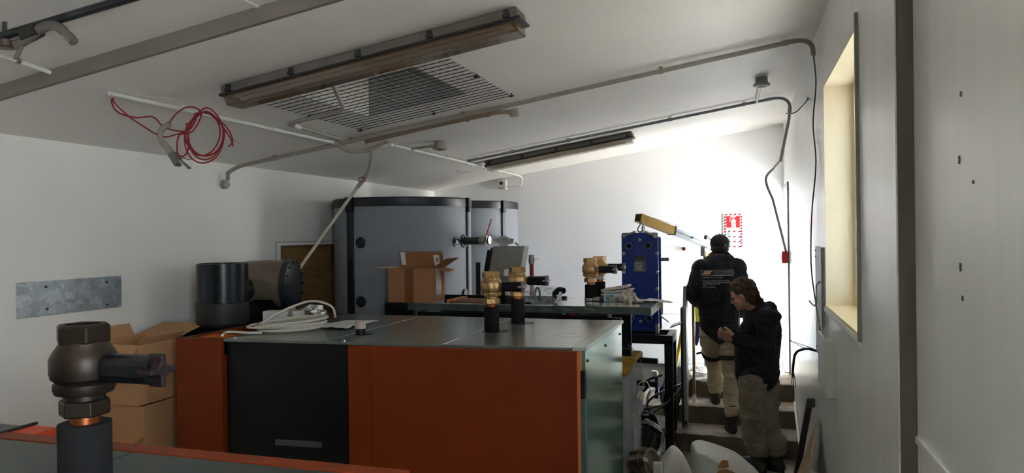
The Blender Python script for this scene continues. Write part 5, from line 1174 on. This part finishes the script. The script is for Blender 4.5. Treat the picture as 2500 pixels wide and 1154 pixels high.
# curls
m = M(); rg = random.Random(21)
m.ball(P2(-.028, 0, .050), .098, .086, .085, 18, 12, R2); m.ball(P2(-.065, 0, -.01), .066, .076, .085, 16, 10, R2)
cap_chain(m, [P2(-.055, 0, -.02), P2(-.10, 0, -.10)], [.066, .05])
for k in range(230):
    th = rg.uniform(0, 2*PI); c_ = rg.uniform(-.75, 1); s_ = math.sqrt(1-c_*c_)
    u = V(s_*math.cos(th), s_*math.sin(th), c_)
    if u.x > .55 and u.z < .62: continue
    if u.z < .1 and u.x > .0: continue
    p = P2(-.028+u.x*.102, u.y*.088, .045+u.z*.095 if u.z > 0 else .045+u.z*.19); m.ball(p, rg.uniform(.012, .024), n=8, m=6)
organic('curly_hair', m, HAIR, t, .006, 0, .009, 38)
for k in range(46):
    a = P2(-.09+rg.uniform(-.03, .03), rg.uniform(-.075, .07), rg.uniform(-.10, .04)); pts = []; r_ = rg.uniform(.006, .011); ph = rg.uniform(0, 6)
    for j in range(12): pts.append(a+V(.005*j+r_*math.cos(ph+j*.9), r_*math.sin(ph+j*.9), -.0042*j))
    M().tube(pts, .0028, 5).ob('curl', HAIR, t, smooth=True)

# ================================================================ THINGS BY THE STEPS
t = thing('tapered_board', V(-.53, 7.0, .17), 'long narrow board standing on edge on the first step, left of the capped man', 'board')
def BD(py, y): return AY(1682, py, y)
zb, zt_ = .171, 1.50
m = M(); bx = -.548
m.prism([V(bx, 6.99, zb), V(bx, 7.05, zb), V(bx, 7.15, .52), V(bx, 7.16, 1.3), V(bx, 7.10, zt_), V(bx, 7.02, zt_), V(bx, 6.92, 1.3), V(bx, 6.93, .5)], V(.030, 0, 0)); m.ob('board', mat('board_face', '#8d8f8e', .4, metal=.3), t, bevel=.003)
m = M(); m.prism([V(bx-.022, 6.985, zb), V(bx-.022, 7.055, zb), V(bx-.022, 7.14, .55), V(bx-.022, 7.15, 1.3), V(bx-.022, 6.94, 1.3), V(bx-.022, 6.93, .55)], V(.018, 0, 0)); m.ob('backing', mat('dark_edge', '#2e2c2b', .6), t)
M().bar(V(bx+.015, 6.985, .20), V(bx+.015, 6.985, .45), .02, .014, up=(0, 1, 0)).ob('tip', BLKMAT, t)
t = thing('wooden_pole', V(-.47, 7.3, .34), 'wooden broom handle standing on the steps beside the long board', 'pole')
M().tube([V(-.475, 7.30, .35), V(-.478, 7.32, 1.35)], .014, 10).ob('handle', WOODH, t, smooth=True)
M().tube([V(-.475, 7.30, .345), V(-.4755, 7.303, .42)], .018, 10).ob('foot', WHITE, t, smooth=True)
# hi-vis jacket hanging over the hoist
t = thing('hivis_jacket', V(-.47, 8.3, .75), 'yellow and navy work jacket hanging behind the man in the cap', 'jacket')
def draped(name, cols, mt, th=.05, seed=0):
    m = M(); vs = []
    n = len(cols); k = 16
    for (px0, px1, py) in cols:
        a, b = AY(px0, py, 8.25), AY(px1, py, 8.25); c = (a+b)/2; w = (b-a).length/2
        for j in range(k):
            an_ = 2*PI*j/k; r = 1+.12*math.sin(3*an_+seed+py*.1); vs.append(c+V(w*math.cos(an_)*r, th*math.sin(an_)*r, 0))
    fs = [(i*k+j, i*k+(j+1) % k, (i+1)*k+(j+1) % k, (i+1)*k+j) for i in range(n-1) for j in range(k)]+[tuple(range(k)), tuple((n-1)*k+j for j in range(k))]
    m.add(vs, fs); return m.ob(name, mt, t, smooth=True, angle=60)
draped('yellow_part', [(1697, 1712, 742), (1695, 1718, 760), (1697, 1716, 775), (1698, 1713, 784)], HIVIS)
draped('navy_part', [(1698, 1713, 784), (1697, 1710, 800), (1697, 1708, 820), (1696, 1706, 834), (1698, 1703, 842)], NAVY, .04, 2)
M().bar(AY(1712, 780, 8.24), AY(1712, 820, 8.24), .03, .02, up=(0, 1, 0)).ob('strap', YELB, t)
t = thing('drill_bracket', V(-.45, 8.4, .6), 'small yellow bracket beside the hanging jacket', 'bracket')
M().bar(AY(1708, 800, 8.18), AY(1718, 800, 8.18), .03, .03).ob('body', YELB, t, bevel=.004)
# plastic sheeting on the landing
crumple('plastic_sheet', V(-.42, 8.25, .53), .20, .35, .05, .7, BAGC, 31, n=4, floor=.512, label='crumpled clear plastic sheeting on the landing behind the men', cat='plastic')
crumple('plastic_sheet', V(-.46, 7.85, .53), .13, .20, .045, .8, BAGM, 37, n=4, floor=.512, label='white plastic scraps at the edge of the landing', cat='plastic')
# buckets/dark bag left of the steps, black cables, meter
crumple('dark_bag', V(-.72, 7.55, .32), .10, .14, .26, .3, mat('dark_bag', '#25262a', .5), 12, floor=.10, label='dark rubbish bag on the kerb behind the black stand', cat='bag')
for k, (pts, r, lab) in enumerate((
    ([(1555, 1002, 6.4), (1590, 995, 6.5), (1625, 985, 6.9), (1660, 965, 7.1), (1690, 925, 7.25)], .011, 'black cable running from the burner past the black stand to the steps'),
    ([(1585, 1004, 6.5), (1580, 985, 6.5), (1600, 965, 6.6), (1640, 945, 7.0), (1688, 930, 7.3)], .011, 'black cable looping behind the leg of the black stand'),
    ([(1590, 1010, 6.5), (1620, 990, 6.6), (1650, 960, 6.85), (1668, 940, 7.1)], .009, 'thin black cable below the looping one, behind the black stand'))):
    M().tube(spline([AY(*p) for p in pts], 8), r, 8).ob('black_cable', BCABLE, smooth=True, label=lab, cat='cable')
t = thing('blue_valve_set', AY(1605, 950, 7.3), 'blue bracket with a corroded pipe and white tap under the white board', 'tap')
M().bar(AY(1603, 920, 7.35), AY(1603, 972, 7.35), .035, .03, up=(0, 1, 0)).ob('bracket', BLUE, t, bevel=.003)
M().tube(spline([AY(1565, 934, 7.3), AY(1580, 928, 7.3), AY(1600, 920, 7.3), AY(1618, 915, 7.3)], 5), .013, 10).ob('corroded_pipe', mat('corroded', '#7a5a40', .7, metal=.3, var=.5, vscale=40), t, smooth=True)
M().tube([AY(1562, 934, 7.3), AY(1574, 931, 7.3)], .020, 10).ob('tap_end', WHITEP, t, smooth=True)
M().lathe([(.035, 0), (.04, .02), (.03, .05)], AY(1598, 917, 7.3), (0, 0, 1), 14).ob('white_head', WHITEP, t, smooth=True)
M().tube(spline([AY(1598, 950, 7.1), AY(1585, 958, 7.0), AY(1580, 980, 6.95), AY(1580, 1005, 6.9)], 6), .012, 8).ob('grey_hose', GREYC, t, smooth=True)
# white valve head on the pipe stub
t = thing('radiator_valve', V(-.63, 5.64, .80), 'white round valve head wired to the lower black pipe of the far boiler', 'valve')
c = AY(1563, 962, 5.62); M().lathe([(.030, 0), (.032, .02), (.03, .05), (.022, .055)], c, (.1, -1, -.1), 20).ob('head', WHITEP, t, smooth=True)
M().tube(spline([c+V(-.02, .03, .05), c+V(.0, .0, .09), c+V(.05, 0, .10), c+V(.08, .0, .03), c+V(.06, .02, -.02)], 6), .005, 6).ob('lead', WCABLE, t, smooth=True)
M().tube([V(c.x, c.y+.03, c.z), V(-.70, 5.65, .84)], .014, 8).ob('neck', DARKP, t, smooth=True)
M().tube(spline([V(-.85, 5.47, 1.0), AY(1568, 900, 5.5), AY(1572, 940, 5.5), AY(1560, 975, 5.5), AY(1555, 1000, 5.5), AY(1535, 1022, 5.45)], 7), .0035, 6).ob('green_wire', mat('green_yellow', '#a9b26a', .5), smooth=True, label='thin green and yellow wire hanging beside the far boiler', cat='wire')
M().tube(spline([V(-.86, 5.60, 1.15), AY(1560, 870, 5.6), AY(1568, 920, 5.6), AY(1566, 958, 5.62)], 7), .002, 5).ob('thin_wire', GREYC, smooth=True, label='thin grey wire from the terminal box down to the white valve head', cat='wire')
# burner bracket and steel pump body
t = thing('burner_unit', V(-.78, 5.85, 0), 'round steel fan housing with a grille on the floor at the far boiler', 'fan')
c = AY(1572, 1075, 5.85); c = V(c.x, 5.85, max(c.z, .17)); print('ring', c); ax = V(.35, -1, .10).normalized()
M().lathe([(.155, 0), (.165, .01), (.168, .05), (.158, .07), (.135, .06), (.13, .02)], c-ax*.05, ax, 40, cap=False).ob('rim', STEEL, t, smooth=True)
M().lathe([(.15, -.12), (.155, 0)], c-ax*.05, ax, 40).ob('casing', mat('dark_casing', '#252422', .5), t, smooth=True)
M().lathe([(0, .0), (.125, .0), (.15, .03)], c-ax*.045, ax, 40, cap=False).ob('inner_dish', mat('dark_dish', '#2a2622', .4, metal=.5), t, smooth=True)
sx_ = ax.cross(V(0, 0, 1)).normalized(); sz_ = sx_.cross(ax)
for k in range(10):
    o_ = -.10+.022*k; h_ = math.sqrt(max(.125**2-o_*o_, .0001)); dirn = (sx_*.4-sz_*.9).normalized(); pr = (sx_*.9+sz_*.4).normalized()
    M().bar(c+ax*.015+pr*o_-dirn*h_, c+ax*.015+pr*o_+dirn*h_, .005, .004).ob('grille_bar', mat('grille', '#7d746a', .35, metal=.7), t)
M().tube(spline([AY(1558, 1072, 5.7), AY(1545, 1085, 5.68), AY(1535, 1095, 5.66), AY(1534, 1125, 5.66)], 5), .008, 8).ob('braided_hose', STEEL, t, smooth=True)
M().bar(V(-.90, 5.86, c.z+.20), V(-.74, 5.86, c.z+.205), .08, .008).ob('bracket_plate', BLKMAT, t)
M().tube(spline([V(-.84, 5.90, c.z+.15), V(-.78, 5.92, c.z+.19), V(-.72, 5.94, c.z+.17), V(-.70, 5.95, c.z+.10)], 6), .03, 12).ob('black_hose', BLKMAT, t, smooth=True)
M().bar(AY(1590, 1040, 5.75), AY(1615, 1058, 5.75), .05, .03).ob('clip', BLKMAT, t)
M().box(-.86, -.70, 5.99, 6.10, 0, c.z-.02).ob('motor_block', BLKMAT, t, bevel=.02)
t = thing('steel_drum', AZ(1580, 1150, .1), 'shiny steel ring housing on its side at the bottom edge, left of the white bags', 'drum')
c = AY(1578, 1128, 5.45); ax = V(.85, -.40, .22).normalized(); print('drum', c)
M().lathe([(.09, -.10), (.10, -.095), (.105, -.02), (.112, -.018), (.112, 0), (.105, .002), (.105, .05), (.095, .055), (.085, .055), (.085, .03), (0, .03)], c, ax, 40).ob('housing', mat('warm_steel', '#a79a88', .25, metal=.9), t, smooth=True)
M().obox(c+V(.09, -.04, -.04), V(.035, 0, 0), V(0, .03, 0), V(0, 0, .06)).ob('connector', WHITEP, t, bevel=.008)
M().box(c.x-.12, c.x+.10, c.y-.06, c.y+.10, 0, c.z-.07).ob('foot', DARKP, t, bevel=.01)
M().obox(c+ax*.02+V(-.01, -.105, .05), V(.02, -.01, 0), V(.0, .001, 0.002), V(0, 0, .012)).ob('sticker', PAPER, t)
# white bags
def bag(name, outline, y, depth, mt, label, seed=0, amp=.03):
    """closed soft volume: rows of rings following widths read at heights"""
    m = M(); k = 28; vs = []; n = len(outline)
    for i, (px0, px1, py) in enumerate(outline):
        a, b = AY(px0, py, y), AY(px1, py, y); c = (a+b)/2; w = max((b-a).length/2, .004)
        for j in range(k):
            an_ = 2*PI*j/k; d = depth*min(1, (w/.10)**.7)
            r = 1+.16*noise.noise(V(math.cos(an_)*1.8+seed, math.sin(an_)*1.8, i*.6))+.035*math.sin(5*an_+i*.6+seed)+.03*math.sin(9*an_-i*1.1)
            vs.append(c+V(w*math.cos(an_)*r, d*math.sin(an_)*r, 0))
    fs = [(i*k+j, i*k+(j+1) % k, (i+1)*k+(j+1) % k, (i+1)*k+j) for i in range(n-1) for j in range(k)]+[tuple(range(k)), tuple((n-1)*k+j for j in range(k))]
    return m.add(vs, fs).ob(name, mt, smooth=True, angle=70, sub=1, label=label, cat='bag')
bag('plastic_bag', [(1642, 1646, 1087), (1632, 1655, 1092), (1622, 1668, 1108), (1610, 1680, 1128), (1600, 1692, 1150), (1598, 1700, 1180), (1606, 1690, 1205)], 5.55, .10, BAGM, 'smaller white plastic bag at the bottom edge, beside the steel ring housing', 2)
bag('plastic_bag', [(1692, 1706, 1079), (1688, 1735, 1084), (1687, 1765, 1094), (1688, 1800, 1106), (1692, 1830, 1124), (1698, 1850, 1145), (1705, 1862, 1175), (1720, 1850, 1215), (1740, 1830, 1240)], 5.25, .16, BAGM, 'large white plastic bag with brown card in it at the bottom edge', 5)
m = M(); q = lambda px, py: AY(px, py, 5.065)
m.prism([q(1752, 1142), (q(1757, 1130)), q(1765, 1122), q(1778, 1124), q(1779, 1140), q(1768, 1143)], V(0, .003, 0)); m.prism([q(1745, 1160), q(1756, 1147), q(1775, 1145), q(1800, 1156), q(1800, 1175), q(1750, 1175)], V(0, .003, 0))
m.ob('brown_card', CARD, label='torn brown card pieces in the mouth of the large white bag', cat='card')

# ---------------------------------------------------------------- groups of repeats
GR = {'ball_valve': 'brass ball valves on the boilers', 'open_carton': 'cartons stacked by the left wall', 'closed_carton': 'cartons stacked by the left wall',
      'plastic_bag': 'white plastic bags at the bottom edge', 'batten_light': 'fluorescent batten lights on the ceiling', 'ceiling_detector': 'round ceiling detectors',
      'buffer_tank': 'grey buffer tanks', 'boiler': 'boiler cabinets', 'unclad_boiler': 'boiler cabinets', 'white_conduit': 'white conduits along the ceiling', 'black_cable': 'black cables behind the stand',
      'riser_pipe': 'riser pipes behind the far boiler', 'tank_valve': 'valves on the tanks', 'person': 'people on the steps', 'paper_sheet': 'paper sheets on the middle boiler', 'plastic_sheet': 'plastic scraps on the landing'}
for o in SC.objects:
    b_ = o.name.split('.')[0]
    if o.parent is None and b_ in GR and o.get('label'): o['group'] = GR[b_]
